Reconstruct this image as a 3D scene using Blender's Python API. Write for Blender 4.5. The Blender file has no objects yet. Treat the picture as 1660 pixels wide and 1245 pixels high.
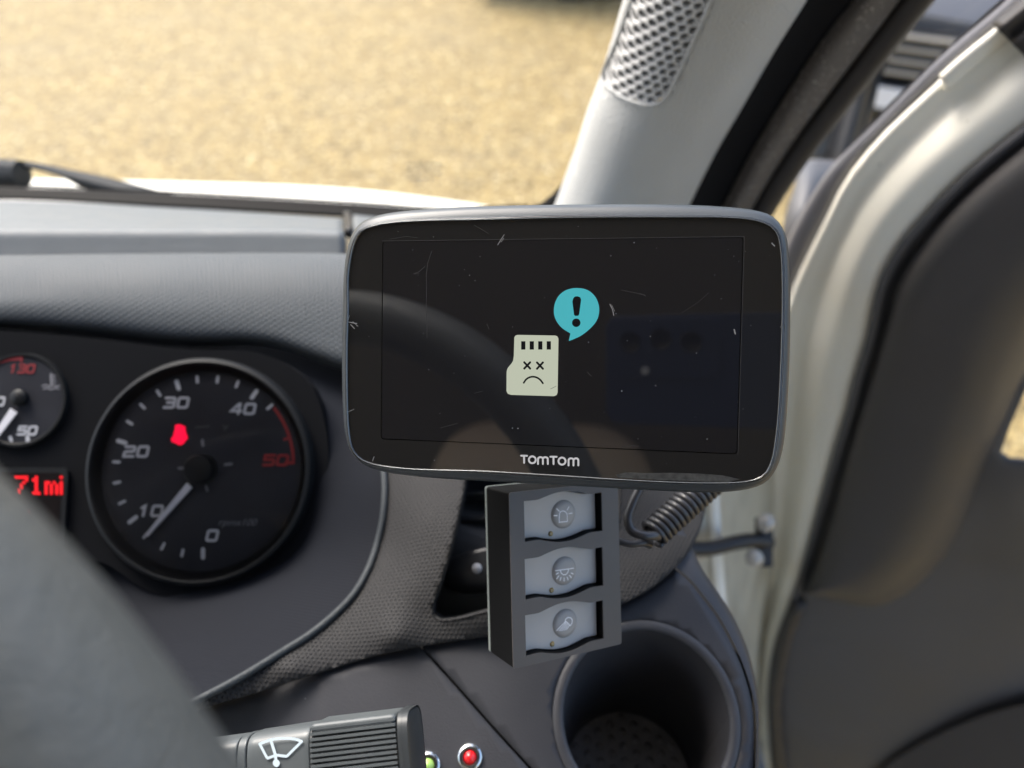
import bpy, bmesh, math, random
import numpy as np
from mathutils import Vector, Matrix
from mathutils.geometry import delaunay_2d_cdt

S = bpy.context.scene
COL = S.collection
rad = math.radians
random.seed(4)

# ------------------------------------------------------------------ camera, sky, sun, exposure
F = 1200.0                                   # focal length in photograph pixels (photograph 1660 wide)
H = 1.9                                      # camera height over the gravel
PITCH = rad(45)
CAM = np.array([0.0, 0.0, H])
AX = np.array([1.0, 0, 0])
AU = np.array([0, math.sin(PITCH), math.cos(PITCH)])       # camera up
AF = np.array([0, math.cos(PITCH), -math.sin(PITCH)])      # camera forward

cam = bpy.data.cameras.new('camera')
co = bpy.data.objects.new('camera', cam)
COL.objects.link(co)
co.location = CAM
co.rotation_euler = (math.pi / 2 - PITCH, 0, 0)
cam.sensor_width = 36
cam.lens = 36 * F / 1660
cam.clip_start = 0.01
cam.clip_end = 400
cam.dof.use_dof = True
cam.dof.focus_distance = 0.266
cam.dof.aperture_fstop = 6.2
S.camera = co

wd = bpy.data.worlds.new('World')
S.world = wd
wd.use_nodes = True
nt = wd.node_tree
sky = nt.nodes.new('ShaderNodeTexSky')
sky.sky_type = 'NISHITA'
sky.sun_disc = False
SUN_EL, SUN_AZ = rad(50), rad(-42)           # azimuth from the vehicle's forward (+Y), negative = left
sky.sun_elevation = SUN_EL
sky.sun_rotation = SUN_AZ
sky.air_density = 1.0
sky.dust_density = 4.0
bgn = nt.nodes['Background']
nt.links.new(sky.outputs['Color'], bgn.inputs['Color'])
bgn.inputs['Strength'].default_value = 0.15

sl = bpy.data.lights.new('sun', 'SUN')
so = bpy.data.objects.new('sun', sl)
COL.objects.link(so)
sl.energy = 1.1
sl.angle = rad(25)
sl.color = (1.0, 0.96, 0.91)
sd = Vector((math.sin(SUN_AZ) * math.cos(SUN_EL), math.cos(SUN_AZ) * math.cos(SUN_EL), math.sin(SUN_EL)))
so.rotation_euler = (-sd).to_track_quat('-Z', 'Y').to_euler()
so.location = (-3, 3, 6)

S.view_settings.view_transform = 'Standard'
S.view_settings.look = 'None'
S.view_settings.gamma = 1
S.view_settings.use_curve_mapping = False
S.view_settings.exposure = 1.6

# ------------------------------------------------------------------ geometry helpers
def W(v):
    """camera-space (right, down, forward) to world"""
    v = np.asarray(v, float)
    return CAM + v[0] * AX - v[1] * AU + v[2] * AF

def C3(px, py, z):
    return np.array([(px - 830) / F * z, (py - 622.5) / F * z, z])

def P(px, py, z):
    return W(C3(px, py, z))

DOWN = np.array([0, 0, -1.0])

def crom(pts, n, closed=False):
    """Catmull-Rom through points, n samples, even in arc length"""
    p = np.array(pts, float)
    m = len(p)
    if m < 3 and not closed:
        t = np.linspace(0, 1, n)[:, None]
        return p[0] * (1 - t) + p[-1] * t
    out = []
    segs = m if closed else m - 1
    k = 14
    for i in range(segs):
        if closed:
            a, b, c, d = p[(i - 1) % m], p[i], p[(i + 1) % m], p[(i + 2) % m]
        else:
            b, c = p[i], p[i + 1]
            a = p[i - 1] if i > 0 else 2 * b - c
            d = p[i + 2] if i + 2 < m else 2 * c - b
        # centripetal
        t0 = 0.0
        t1 = t0 + max(np.linalg.norm(b - a), 1e-9) ** .5
        t2 = t1 + max(np.linalg.norm(c - b), 1e-9) ** .5
        t3 = t2 + max(np.linalg.norm(d - c), 1e-9) ** .5
        for t in np.linspace(t1, t2, k, endpoint=False):
            A1 = (t1 - t) / (t1 - t0) * a + (t - t0) / (t1 - t0) * b
            A2 = (t2 - t) / (t2 - t1) * b + (t - t1) / (t2 - t1) * c
            A3 = (t3 - t) / (t3 - t2) * c + (t - t2) / (t3 - t2) * d
            B1 = (t2 - t) / (t2 - t0) * A1 + (t - t0) / (t2 - t0) * A2
            B2 = (t3 - t) / (t3 - t1) * A2 + (t - t1) / (t3 - t1) * A3
            out.append((t2 - t) / (t2 - t1) * B1 + (t - t1) / (t2 - t1) * B2)
    out.append(p[0] if closed else p[-1])
    out = np.array(out)
    L = np.concatenate([[0], np.cumsum(np.linalg.norm(np.diff(out, axis=0), axis=1))])
    q = np.linspace(0, L[-1], n + 1)[:-1] if closed else np.linspace(0, L[-1], n)
    return np.stack([np.interp(q, L, out[:, j]) for j in range(p.shape[1])], 1)

def tag(o, label=None, cat=None, group=None, kind=None):
    if label: o['label'] = label
    if cat: o['category'] = cat
    if group: o['group'] = group
    if kind: o['kind'] = kind
    return o

def empty(name, loc, label, cat, group=None):
    o = bpy.data.objects.new(name, None)
    COL.objects.link(o)
    o.empty_display_size = 0.05
    o.location = Vector([float(a) for a in loc])
    return tag(o, label, cat, group)

def root_off(o):
    t = np.zeros(3)
    while o is not None:
        t += np.array(o.location)
        o = o.parent
    return t

def mk(name, verts, faces, mat, parent=None, smooth=True, uv=None, face_cam=False, label=None, solid=0, bevel=0, subd=0, autosmooth=None):
    """one mesh object from world-space vertices"""
    off = root_off(parent)
    me = bpy.data.meshes.new(name)
    me.from_pydata([tuple(np.asarray(v, float) - off) for v in verts], [], [tuple(int(i) for i in f) for f in faces])
    me.validate()
    if uv is not None:
        ul = me.uv_layers.new(name='UVMap')
        uva = np.asarray(uv, float)
        li = np.empty(len(me.loops), int)
        me.loops.foreach_get('vertex_index', li)
        ul.data.foreach_set('uv', uva[li].ravel())
    if face_cam:
        n = Vector()
        c = Vector()
        for p in me.polygons:
            n += p.normal * p.area
            c += p.center / len(me.polygons)
        if n.dot(Vector(CAM - off) - c) < 0:
            me.flip_normals()
    else:
        bm = bmesh.new(); bm.from_mesh(me)
        if uv is None:
            bmesh.ops.recalc_face_normals(bm, faces=bm.faces)
        bm.to_mesh(me); bm.free()
    if smooth:
        for p in me.polygons: p.use_smooth = True
        if autosmooth:
            me.set_sharp_from_angle(angle=rad(autosmooth))
    me.materials.append(mat)
    o = bpy.data.objects.new(name, me)
    COL.objects.link(o)
    if parent is not None: o.parent = parent
    if label: o['label'] = label
    if solid:
        m = o.modifiers.new('solid', 'SOLIDIFY'); m.thickness = solid; m.offset = -1
    if bevel:
        m = o.modifiers.new('bevel', 'BEVEL'); m.width = bevel; m.segments = 3; m.limit_method = 'ANGLE'; m.angle_limit = rad(35)
    if subd:
        m = o.modifiers.new('sub', 'SUBSURF'); m.levels = subd; m.render_levels = subd
    return o

def loft_grid(curves, nu, nv):
    rows = [crom(c, nu) for c in curves]
    G = np.zeros((nv, nu, 3))
    for j in range(nu):
        G[:, j] = crom([r[j] for r in rows], nv)
    return G

def grid_mesh(G):
    nv, nu = G.shape[:2]
    V = G.reshape(-1, 3)
    Fc = [(i * nu + j, i * nu + j + 1, (i + 1) * nu + j + 1, (i + 1) * nu + j) for i in range(nv - 1) for j in range(nu - 1)]
    du = np.concatenate([np.zeros((nv, 1)), np.cumsum(np.linalg.norm(np.diff(G, axis=1), axis=2), axis=1)], 1)
    dv = np.concatenate([np.zeros((1, nu)), np.cumsum(np.linalg.norm(np.diff(G, axis=0), axis=2), axis=0)], 0)
    uv = np.stack([np.repeat(du[nv // 2][None], nv, 0), dv], 2).reshape(-1, 2)
    return V, Fc, uv

def loft(name, curves, mat, parent=None, nu=60, nv=30, **kw):
    G = loft_grid(curves, nu, nv)
    V, Fc, uv = grid_mesh(G)
    kw.setdefault('face_cam', True)
    return mk(name, V, Fc, mat, parent, uv=uv, **kw)

def pip(poly, q):
    x, y = q
    r = False
    n = len(poly)
    j = n - 1
    for i in range(n):
        xi, yi = poly[i]; xj, yj = poly[j]
        if (yi > y) != (yj > y) and x < (xj - xi) * (y - yi) / (yj - yi) + xi:
            r = not r
        j = i
    return r

def cdt(outer, holes=(), step=None):
    """triangulate a 2-D outline with holes, with inner grid points"""
    verts, edges = [], []
    for lp in [outer] + list(holes):
        b = len(verts)
        verts += [Vector((float(p[0]), float(p[1]))) for p in lp]
        edges += [(b + i, b + (i + 1) % len(lp)) for i in range(len(lp))]
    if step:
        o = np.array(outer)
        lo, hi = o.min(0), o.max(0)
        allp = np.concatenate([np.array(l) for l in [outer] + list(holes)])
        r = 0
        y = lo[1] + step / 2
        while y < hi[1]:
            x = lo[0] + (step / 2 if r % 2 else step)
            while x < hi[0]:
                if np.min(np.abs(allp - (x, y)).sum(1)) > step * .6 and pip(outer, (x, y)) and not any(pip(h, (x, y)) for h in holes):
                    verts.append(Vector((x, y)))
                x += step
            y += step * .87
            r += 1
    v, e, f, *_ = delaunay_2d_cdt(verts, edges, [], 0, 1e-7)
    out = []
    for t in f:
        c = sum((v[i] for i in t), Vector((0, 0))) / len(t)
        if pip(outer, c) and not any(pip(h, c) for h in holes): out.append(tuple(t))
    return np.array([(a.x, a.y) for a in v]), out

def tps(ctrl):
    """thin-plate depth over the image plane from control points"""
    c = np.array(ctrl, float)
    xy = c[:, :2] / 300
    d = np.linalg.norm(xy[:, None] - xy[None], axis=2)
    K = np.where(d > 0, d * d * np.log(d + 1e-12), 0)
    n = len(c)
    A = np.zeros((n + 3, n + 3))
    A[:n, :n] = K + np.eye(n) * 1e-4
    A[:n, n] = 1; A[:n, n + 1:] = xy
    A[n, :n] = 1; A[n + 1:, :n] = xy.T
    w = np.linalg.solve(A, np.concatenate([c[:, 2], np.zeros(3)]))
    def f(x, y):
        d = np.linalg.norm(xy - np.array([x, y]) / 300, axis=1)
        return float(np.dot(w[:n], np.where(d > 0, d * d * np.log(d + 1e-12), 0)) + w[n] + w[n + 1] * x / 300 + w[n + 2] * y / 300)
    return f

def pca_uv(V):
    V = np.asarray(V)
    c = V.mean(0)
    u, s, vt = np.linalg.svd(V - c, full_matrices=False)
    return (V - c) @ vt[:2].T

def patch(name, outer, depth, mat, parent=None, holes=(), step=14, **kw):
    v, f = cdt(outer, holes, step)
    V = np.array([P(a, b, depth(a, b)) for a, b in v])
    kw.setdefault('face_cam', True)
    return mk(name, V, f, mat, parent, uv=pca_uv(V), **kw)

def plane_depth(p0, n):
    """depth function of a camera-space plane"""
    n = np.asarray(n, float); k = float(np.dot(n, p0))
    def f(px, py):
        return k / float(np.dot(n, [(px - 830) / F, (py - 622.5) / F, 1]))
    return f

def tube_mesh(path, r, ns=10, closed=False, caps=True):
    p = np.array(path, float); n = len(p)
    rr = np.full(n, r) if np.isscalar(r) else np.array(r)
    T = np.gradient(p, axis=0)
    if closed: T = np.roll(p, -1, 0) - np.roll(p, 1, 0)
    T /= np.linalg.norm(T, axis=1)[:, None] + 1e-12
    a = np.array([.31, .87, .38]); a -= a.dot(T[0]) * T[0]; a /= np.linalg.norm(a)
    V, Fc = [], []
    for i in range(n):
        a = a - a.dot(T[i]) * T[i]; a /= np.linalg.norm(a)
        b = np.cross(T[i], a)
        for k in range(ns):
            t = 2 * math.pi * k / ns
            V.append(p[i] + rr[i] * (math.cos(t) * a + math.sin(t) * b))
    m = n if closed else n - 1
    for i in range(m):
        for k in range(ns):
            i2 = (i + 1) % n
            Fc.append((i * ns + k, i * ns + (k + 1) % ns, i2 * ns + (k + 1) % ns, i2 * ns + k))
    if not closed and caps:
        Fc.append(tuple(range(ns))); Fc.append(tuple((n - 1) * ns + k for k in range(ns)))
    return V, Fc

def tube(name, path, r, mat, parent=None, ns=10, closed=False, **kw):
    V, Fc = tube_mesh(path, r, ns, closed)
    return mk(name, V, Fc, mat, parent, **kw)

class Frame:
    """a local frame: origin, right, up, out (world vectors)"""
    def __init__(s, o, u, v, w=None):
        s.o = np.asarray(o, float); s.u = np.asarray(u, float); s.v = np.asarray(v, float)
        s.u = s.u / np.linalg.norm(s.u)
        s.v = s.v - s.v.dot(s.u) * s.u; s.v /= np.linalg.norm(s.v)
        s.w = np.cross(s.u, s.v) if w is None else np.asarray(w, float)
    def __call__(s, a, b, c=0.0):
        return s.o + a * s.u + b * s.v + c * s.w
    def px(s, px, py, c=0.0):
        """where the sight line of a photograph pixel meets the plane at height c: local (a, b)"""
        d = P(px, py, 1.0) - CAM
        q = s.o + c * s.w
        t = (q - CAM).dot(s.w) / d.dot(s.w)
        r = CAM + t * d - s.o
        return np.array([r.dot(s.u), r.dot(s.v)])

def extr(fr, poly, c0, c1, holes=()):
    """prism of a 2-D outline in frame fr from height c0 to c1 (with holes)"""
    v, f = cdt(poly, holes)
    n = len(v)
    V = [fr(a, b, c0) for a, b in v] + [fr(a, b, c1) for a, b in v]
    Fc = [tuple(t) for t in f] + [tuple(i + n for i in reversed(t)) for t in f]
    cnt = {}
    for t in f:
        for i in range(len(t)):
            e = (t[i], t[(i + 1) % len(t)])
            cnt[e] = 1
    for (a, b) in cnt:
        if (b, a) not in cnt: Fc.append((b, a, a + n, b + n))
    return V, Fc

def prism(name, fr, poly, c0, c1, mat, parent=None, holes=(), **kw):
    V, Fc = extr(fr, poly, c0, c1, holes)
    kw.setdefault('smooth', False)
    return mk(name, V, Fc, mat, parent, **kw)

def rrect(w, h, r, n=6, cx=0, cy=0):
    out = []
    for sx, sy, a0 in ((1, 1, 0), (-1, 1, 90), (-1, -1, 180), (1, -1, 270)):
        for k in range(n + 1):
            a = rad(a0 + 90 * k / n)
            out.append((cx + sx * (w / 2 - r) + r * math.cos(a), cy + sy * (h / 2 - r) + r * math.sin(a)))
    return out

def circ(cx, cy, r, n=40):
    return [(cx + r * math.cos(2 * math.pi * k / n), cy + r * math.sin(2 * math.pi * k / n)) for k in range(n)]

def ribbon(pts, w, closed=False, cap=4):
    """2-D stroke outline quads with round ends"""
    p = np.array(pts, float); n = len(p)
    V, Fc = [], []
    for i in range(n):
        if closed: a, b = p[(i - 1) % n], p[(i + 1) % n]
        else: a, b = p[max(i - 1, 0)], p[min(i + 1, n - 1)]
        d0 = p[i] - a; d1 = b - p[i]
        l0, l1 = np.linalg.norm(d0), np.linalg.norm(d1)
        if l0 < 1e-12: d0, l0 = d1, l1
        if l1 < 1e-12: d1, l1 = d0, l0
        d0 = d0 / l0; d1 = d1 / l1
        t = d0 + d1; t /= np.linalg.norm(t) + 1e-12
        nn = np.array([-t[1], t[0]])
        c = max(abs(np.dot(nn, [-d0[1], d0[0]])), .45)
        V += [p[i] + nn * w / 2 / c, p[i] - nn * w / 2 / c]
    m = n if closed else n - 1
    for i in range(m):
        j = (i + 1) % n
        Fc.append((2 * i, 2 * i + 1, 2 * j + 1, 2 * j))
    if not closed and cap:
        for e, q in ((0, 1), (n - 1, n - 2)):
            d = p[e] - p[q]; d /= np.linalg.norm(d) + 1e-12
            a0 = math.atan2(d[1], d[0])
            b = len(V)
            V += [p[e] + w / 2 * np.array([math.cos(a0 + math.pi * (k / (cap * 2) - .5)), math.sin(a0 + math.pi * (k / (cap * 2) - .5))]) for k in range(cap * 2 + 1)]
            Fc.append(tuple(range(b, b + cap * 2 + 1)))
    return V, Fc

def strokes(name, fr, items, c, mat, parent=None, th=0.00006, **kw):
    """several 2-D strokes (pts, width, closed) as one thin raised marking"""
    V, Fc = [], []
    for k, it in enumerate(items):
        v, f = ribbon(it[0], it[1], it[2] if len(it) > 2 else False)
        b = len(V)
        cc = c + k * 0.000012
        V += [fr(x, y, cc) for x, y in v]
        Fc += [tuple(i + b for i in t) for t in f]
    off = root_off(parent)
    return mk(name, V, Fc, mat, parent, smooth=False, face_cam=True, **kw)

def lathe(name, fr, prof, mat, parent=None, n=48, **kw):
    """profile of (radius, height) turned about the frame's out axis"""
    V, Fc = [], []
    m = len(prof)
    for k in range(n):
        t = 2 * math.pi * k / n
        V += [fr(r * math.cos(t), r * math.sin(t), h) for r, h in prof]
    for k in range(n):
        k2 = (k + 1) % n
        for i in range(m - 1):
            Fc.append((k * m + i, k * m + i + 1, k2 * m + i + 1, k2 * m + i))
    if prof[0][0] > 1e-6 and kw.pop('cap0', False): Fc.append(tuple(k * m for k in range(n)))
    kw.setdefault('autosmooth', 40)
    return mk(name, V, Fc, mat, parent, **kw)

def boxm(fr, x0, x1, y0, y1, z0, z1):
    V = [fr(x, y, z) for z in (z0, z1) for y in (y0, y1) for x in (x0, x1)]
    Fc = [(0, 1, 3, 2), (4, 6, 7, 5), (0, 4, 5, 1), (2, 3, 7, 6), (0, 2, 6, 4), (1, 5, 7, 3)]
    return V, Fc

def box(name, fr, x0, x1, y0, y1, z0, z1, mat, parent=None, bevel=0.001, **kw):
    V, Fc = boxm(fr, x0, x1, y0, y1, z0, z1)
    return mk(name, V, Fc, mat, parent, smooth=False, bevel=bevel, **kw)

WF = Frame((0, 0, 0), (1, 0, 0), (0, 1, 0))

def text2d(s, size, slant=0.0):
    """built-in lettering as 2-D mesh data"""
    cu = bpy.data.curves.new('txt', 'FONT'); cu.body = s; cu.size = size; cu.shear = slant
    cu.align_x = 'CENTER'; cu.align_y = 'CENTER'; cu.resolution_u = 3
    ob = bpy.data.objects.new('txt', cu); COL.objects.link(ob)
    dg = bpy.context.evaluated_depsgraph_get()
    me = bpy.data.meshes.new_from_object(ob.evaluated_get(dg))
    v = [(p.co.x, p.co.y) for p in me.vertices]; f = [tuple(p.vertices) for p in me.polygons]
    bpy.data.objects.remove(ob); bpy.data.meshes.remove(me); bpy.data.curves.remove(cu)
    return v, f

# ------------------------------------------------------------------ materials
def mat(name, col, rough=0.5, metal=0.0, spec=0.5, coat=0.0, bump=None, vary=0.0, vscale=60, emit=None, estr=1.0, dust=None):
    m = bpy.data.materials.new(name); m.use_nodes = True
    t = m.node_tree; N = t.nodes; L = t.links
    b = N['Principled BSDF']
    b.inputs['Base Color'].default_value = (*col, 1)
    b.inputs['Roughness'].default_value = rough
    b.inputs['Metallic'].default_value = metal
    b.inputs['Specular IOR Level'].default_value = spec
    b.inputs['Coat Weight'].default_value = coat
    b.inputs['Coat Roughness'].default_value = 0.03
    tc = N.new('ShaderNodeTexCoord')
    if emit:
        b.inputs['Emission Color'].default_value = (*emit, 1)
        b.inputs['Emission Strength'].default_value = estr
    last = None
    if vary:
        nz = N.new('ShaderNodeTexNoise'); nz.inputs['Scale'].default_value = vscale; nz.inputs['Detail'].default_value = 6
        L.new(tc.outputs['Object'], nz.inputs['Vector'])
        mr = N.new('ShaderNodeMapRange'); mr.inputs[1].default_value = .3; mr.inputs[2].default_value = .7
        mr.inputs[3].default_value = 1 - vary; mr.inputs[4].default_value = 1 + vary
        L.new(nz.outputs['Fac'], mr.inputs[0])
        mx = N.new('ShaderNodeVectorMath'); mx.operation = 'SCALE'; mx.inputs[0].default_value = col
        L.new(mr.outputs[0], mx.inputs['Scale'])
        last = mx.outputs[0]
        L.new(last, b.inputs['Base Color'])
        m2 = N.new('ShaderNodeMapRange'); m2.inputs[1].default_value = .3; m2.inputs[2].default_value = .7
        m2.inputs[3].default_value = rough - .06; m2.inputs[4].default_value = rough + .06
        L.new(nz.outputs['Fac'], m2.inputs[0]); L.new(m2.outputs[0], b.inputs['Roughness'])
    if dust:                                       # small pale specks: (cells per metre, share of cells, speck size, colour)
        sc, share, size, dcol = dust
        vo = N.new('ShaderNodeTexVoronoi'); vo.inputs['Scale'].default_value = sc
        L.new(tc.outputs['Object'], vo.inputs['Vector'])
        sx = N.new('ShaderNodeSeparateColor'); L.new(vo.outputs['Color'], sx.inputs[0])
        g = N.new('ShaderNodeMath'); g.operation = 'GREATER_THAN'; g.inputs[1].default_value = 1 - share
        L.new(sx.outputs[0], g.inputs[0])
        th = N.new('ShaderNodeMath'); th.operation = 'MULTIPLY'; th.inputs[1].default_value = size
        L.new(sx.outputs[1], th.inputs[0])
        l = N.new('ShaderNodeMath'); l.operation = 'LESS_THAN'
        L.new(vo.outputs['Distance'], l.inputs[0]); L.new(th.outputs[0], l.inputs[1])
        k = N.new('ShaderNodeMath'); k.operation = 'MULTIPLY'
        L.new(g.outputs[0], k.inputs[0]); L.new(l.outputs[0], k.inputs[1])
        k2 = N.new('ShaderNodeMath'); k2.operation = 'MULTIPLY'
        L.new(k.outputs[0], k2.inputs[0]); L.new(sx.outputs[2], k2.inputs[1])
        mx = N.new('ShaderNodeMix'); mx.data_type = 'RGBA'
        if last: L.new(last, mx.inputs['A'])
        else: mx.inputs['A'].default_value = (*col, 1)
        mx.inputs['B'].default_value = (*dcol, 1)
        L.new(k2.outputs[0], mx.inputs['Factor'])
        L.new(mx.outputs['Result'], b.inputs['Base Color'])
    if bump:
        kind, scale, dist = bump[:3]
        bn = N.new('ShaderNodeBump'); bn.inputs['Strength'].default_value = bump[3] if len(bump) > 3 else 1.0
        bn.inputs['Distance'].default_value = dist
        if kind == 'noise':
            nz = N.new('ShaderNodeTexNoise'); nz.inputs['Scale'].default_value = scale; nz.inputs['Detail'].default_value = 3
            L.new(tc.outputs['Object'], nz.inputs['Vector']); L.new(nz.outputs['Fac'], bn.inputs['Height'])
        elif kind == 'leather':
            vo = N.new('ShaderNodeTexVoronoi'); vo.feature = 'SMOOTH_F1'; vo.inputs['Scale'].default_value = scale
            L.new(tc.outputs['Object'], vo.inputs['Vector']); L.new(vo.outputs['Distance'], bn.inputs['Height'])
        elif kind in ('hex', 'lines', 'weave'):
            pitch = scale
            acc = None
            dirs = {'hex': (0, 60, 120), 'lines': (90,), 'weave': (0, 90)}[kind]
            for a in dirs:
                d = N.new('ShaderNodeVectorMath'); d.operation = 'DOT_PRODUCT'
                k = 2 * math.pi / (pitch * (.866 if kind == 'hex' else 1))
                d.inputs[1].default_value = (math.cos(rad(a)) * k, math.sin(rad(a)) * k, 0)
                L.new(tc.outputs['UV'], d.inputs[0])
                c = N.new('ShaderNodeMath'); c.operation = 'COSINE'
                L.new(d.outputs['Value'], c.inputs[0])
                if acc is None: acc = c.outputs[0]
                else:
                    s = N.new('ShaderNodeMath'); s.operation = 'ADD'
                    L.new(acc, s.inputs[0]); L.new(c.outputs[0], s.inputs[1]); acc = s.outputs[0]
            cl = N.new('ShaderNodeMapRange'); cl.inputs[1].default_value = .2 if kind == 'hex' else -1.2; cl.inputs[2].default_value = 2.9 if kind == 'hex' else 2.4
            L.new(acc, cl.inputs[0])
            L.new(cl.outputs[0], bn.inputs['Height'])
        L.new(bn.outputs[0], b.inputs['Normal'])
    return m

M = {}
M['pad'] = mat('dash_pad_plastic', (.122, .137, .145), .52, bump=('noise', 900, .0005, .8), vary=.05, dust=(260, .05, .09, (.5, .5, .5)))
M['hex'] = mat('hex_grain_plastic', (.108, .120, .128), .6, spec=.3, bump=('hex', .0030, .0015), vary=.08, vscale=14)
M['hexdark'] = mat('hex_grain_plastic_warm', (.036, .0355, .036), .68, spec=.18, bump=('hex', .0021, .0008), vary=.08, vscale=14)
M['cowl'] = mat('fine_ribbed_dark_plastic', (.015, .0165, .021), .75, spec=.06, bump=('lines', .0016, .0003, .6), vary=.1, vscale=20)
M['black'] = mat('black_plastic', (.012, .012, .013), .45, vary=.15)
M['cluster'] = mat('cluster_black', (.008, .0085, .010), .75, spec=.06)
M['dial'] = mat('dial_face', (.030, .031, .037), .4, spec=.15, vary=.15, vscale=30)
M['dialring'] = mat('dial_ring', (.011, .012, .013), .45, spec=.25)
M['white'] = mat('printed_white', (.42, .43, .46), .5, emit=(.6, .62, .7), estr=.02)
M['needle'] = mat('needle_white', (.66, .66, .70), .5)
M['grey_mark'] = mat('printed_grey', (.20, .20, .22), .5)
M['redmark'] = mat('printed_red', (.20, .018, .022), .5, emit=(.6, .02, .02), estr=.015)
M['redlight'] = mat('red_lit_symbol', (.3, .0, .02), .4, emit=(1, .002, .04), estr=.42)
M['redlcd'] = mat('red_lit_dots', (.3, .0, .0), .4, emit=(1, .01, .02), estr=.36)
M['display'] = mat('display_off', (.008, .006, .007), .2)
M['lip'] = mat('surround_lip_plastic', (.045, .052, .057), .55, spec=.3, bump=('noise', 900, .0005, .7))
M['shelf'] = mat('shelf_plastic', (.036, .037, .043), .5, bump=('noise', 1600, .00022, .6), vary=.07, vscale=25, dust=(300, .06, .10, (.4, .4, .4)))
M['cup'] = mat('cup_plastic', (.047, .048, .054), .5, bump=('noise', 1200, .0003, .5), vary=.08)
M['cupin'] = mat('cup_inside', (.055, .054, .058), .45, vary=.1)
M['cupfloor'] = mat('cup_rubber_floor', (.22, .22, .23), .6, bump=('hex', .0075, .0014, .9))
M['pillar'] = mat('pillar_trim_plastic', (.46, .468, .46), .55, bump=('leather', 1000, .0011, .8), vary=.03, vscale=20)
M['grille'] = mat('grille_plastic', (.56, .56, .55), .5)
M['grilledark'] = mat('grille_cavity', (.16, .16, .16), .7)
M['fabric'] = mat('black_flock_seal', (.010, .010, .011), .95, spec=.1)
M['fuzz'] = mat('fuzzy_seal_lip', (.115, .103, .092), .8, spec=.3, bump=('leather', 900, .001, .8), dust=(700, .30, .6, (.42, .38, .35)))
M['rubber'] = mat('black_rubber', (.030, .027, .026), .5, vary=.1)
M['doorrubber'] = mat('grey_door_frame_trim', (.16, .16, .175), .45, vary=.05)
M['cream'] = mat('cream_paint', (.86, .84, .745), .45, coat=.12, vary=.02, vscale=12, dust=(150, .14, .13, (.16, .14, .10)))
M['creamdark'] = mat('cream_paint_dark', (.52, .49, .39), .4, coat=.2, vary=.22, vscale=18)  # darker, blotchier copy of the cream paint
M['doorpanel'] = mat('door_panel_plastic', (.074, .075, .081), .5, bump=('noise', 1300, .0004, .5), vary=.10, vscale=10)
M['doorgrip'] = mat('door_grip_plastic', (.052, .049, .049), .48, bump=('noise', 1300, .0003, .5), vary=.10, vscale=9)
M['doorcloth'] = mat('door_speaker_cloth', (.035, .034, .037), .8, bump=('weave', .004, .001))
M['wheel'] = mat('steering_wheel_leather', (.092, .098, .096), .48, bump=('leather', 900, .0006, .8), vary=.06, vscale=160)
M['wheelhub'] = mat('steering_wheel_plastic', (.02, .02, .022), .5)
M['stalk'] = mat('stalk_plastic', (.10, .112, .116), .36, vary=.05, dust=(200, .08, .10, (.5, .5, .45)))
M['stalkdark'] = mat('stalk_dark', (.04, .045, .048), .4)
M['symbol'] = mat('stalk_symbol', (.62, .72, .78), .5)
M['case'] = mat('satnav_case', (.048, .057, .065), .36, bump=('noise', 2500, .0001, .5))
M['rim'] = mat('satnav_rim', (.02, .022, .026), .12, spec=.8, coat=.5)
M['rimline'] = mat('satnav_rim_edge', (.22, .24, .25), .2, metal=.6)
M['glass'] = mat('satnav_glass', (.0110, .0112, .0120), .03, spec=.95, dust=(520, .16, .12, (.22, .23, .24)))
M['screen'] = mat('satnav_screen', (.0080, .0083, .0105), .025, spec=1.0, dust=(520, .24, .13, (.24, .25, .26)))
M['screengap'] = mat('satnav_screen_edge', (.001, .001, .001), .3, spec=.2)
M['logo'] = mat('logo_grey', (.40, .40, .41), .45, emit=(.4, .4, .4), estr=.12)
M['teal'] = mat('screen_teal', (.0, .0, .0), .2, emit=(.022, .142, .16), estr=1.0)
M['card'] = mat('screen_pale', (.0, .0, .0), .2, emit=(.165, .175, .138), estr=1.0)
M['ink'] = mat('screen_black', (.006, .006, .008), .15)
M['scratch'] = mat('scratch_white', (.24, .24, .24), .5)
M['scratchglint'] = mat('scratch_and_glint', (.045, .045, .047), .5)
M['smear'] = mat('adhesive_grime', (.035, .036, .035), .6, vary=.6, vscale=700)
M['boxface'] = mat('switch_box_face', (.088, .078, .073), .42, metal=.0, bump=('noise', 3000, .0001, .5), vary=.05)
M['boxside'] = mat('switch_box_side', (.005, .0052, .0055), .6, spec=.15, dust=(500, .06, .10, (.3, .3, .3)))
M['boxback'] = mat('switch_box_back_edge', (.25, .28, .26), .5)
M['boxhole'] = mat('switch_recess_wall', (.006, .008, .010), .25)
M['button'] = mat('switch_button_rubber', (.50, .48, .455), .5, vary=.04)
M['buttondisc'] = mat('switch_button_disc', (.38, .37, .36), .42)
M['icon'] = mat('icon_white', (.95, .95, .97), .5)
M['amber'] = mat('unlit_amber_led', (.32, .23, .07), .25, spec=.7)
M['cable'] = mat('coiled_cable_rubber', (.034, .034, .037), .3, spec=.6)
M['wiper'] = mat('wiper_black', (.012, .016, .020), .55, spec=.15)
M['frit'] = mat('black_glass_frit', (.004, .004, .004), .6, spec=.1)
M['steel'] = mat('zinc_bolt', (.42, .40, .36), .55, metal=.6)
M['chrome'] = mat('chrome_bezel', (.72, .74, .74), .14, metal=1)
M['ledred'] = mat('red_lens', (.55, .012, .015), .2, coat=.6, emit=(.8, .01, .015), estr=.12)
M['ledgreen'] = mat('green_lens', (.33, .52, .13), .25, coat=.5, emit=(.4, .7, .15), estr=.08)
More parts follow.
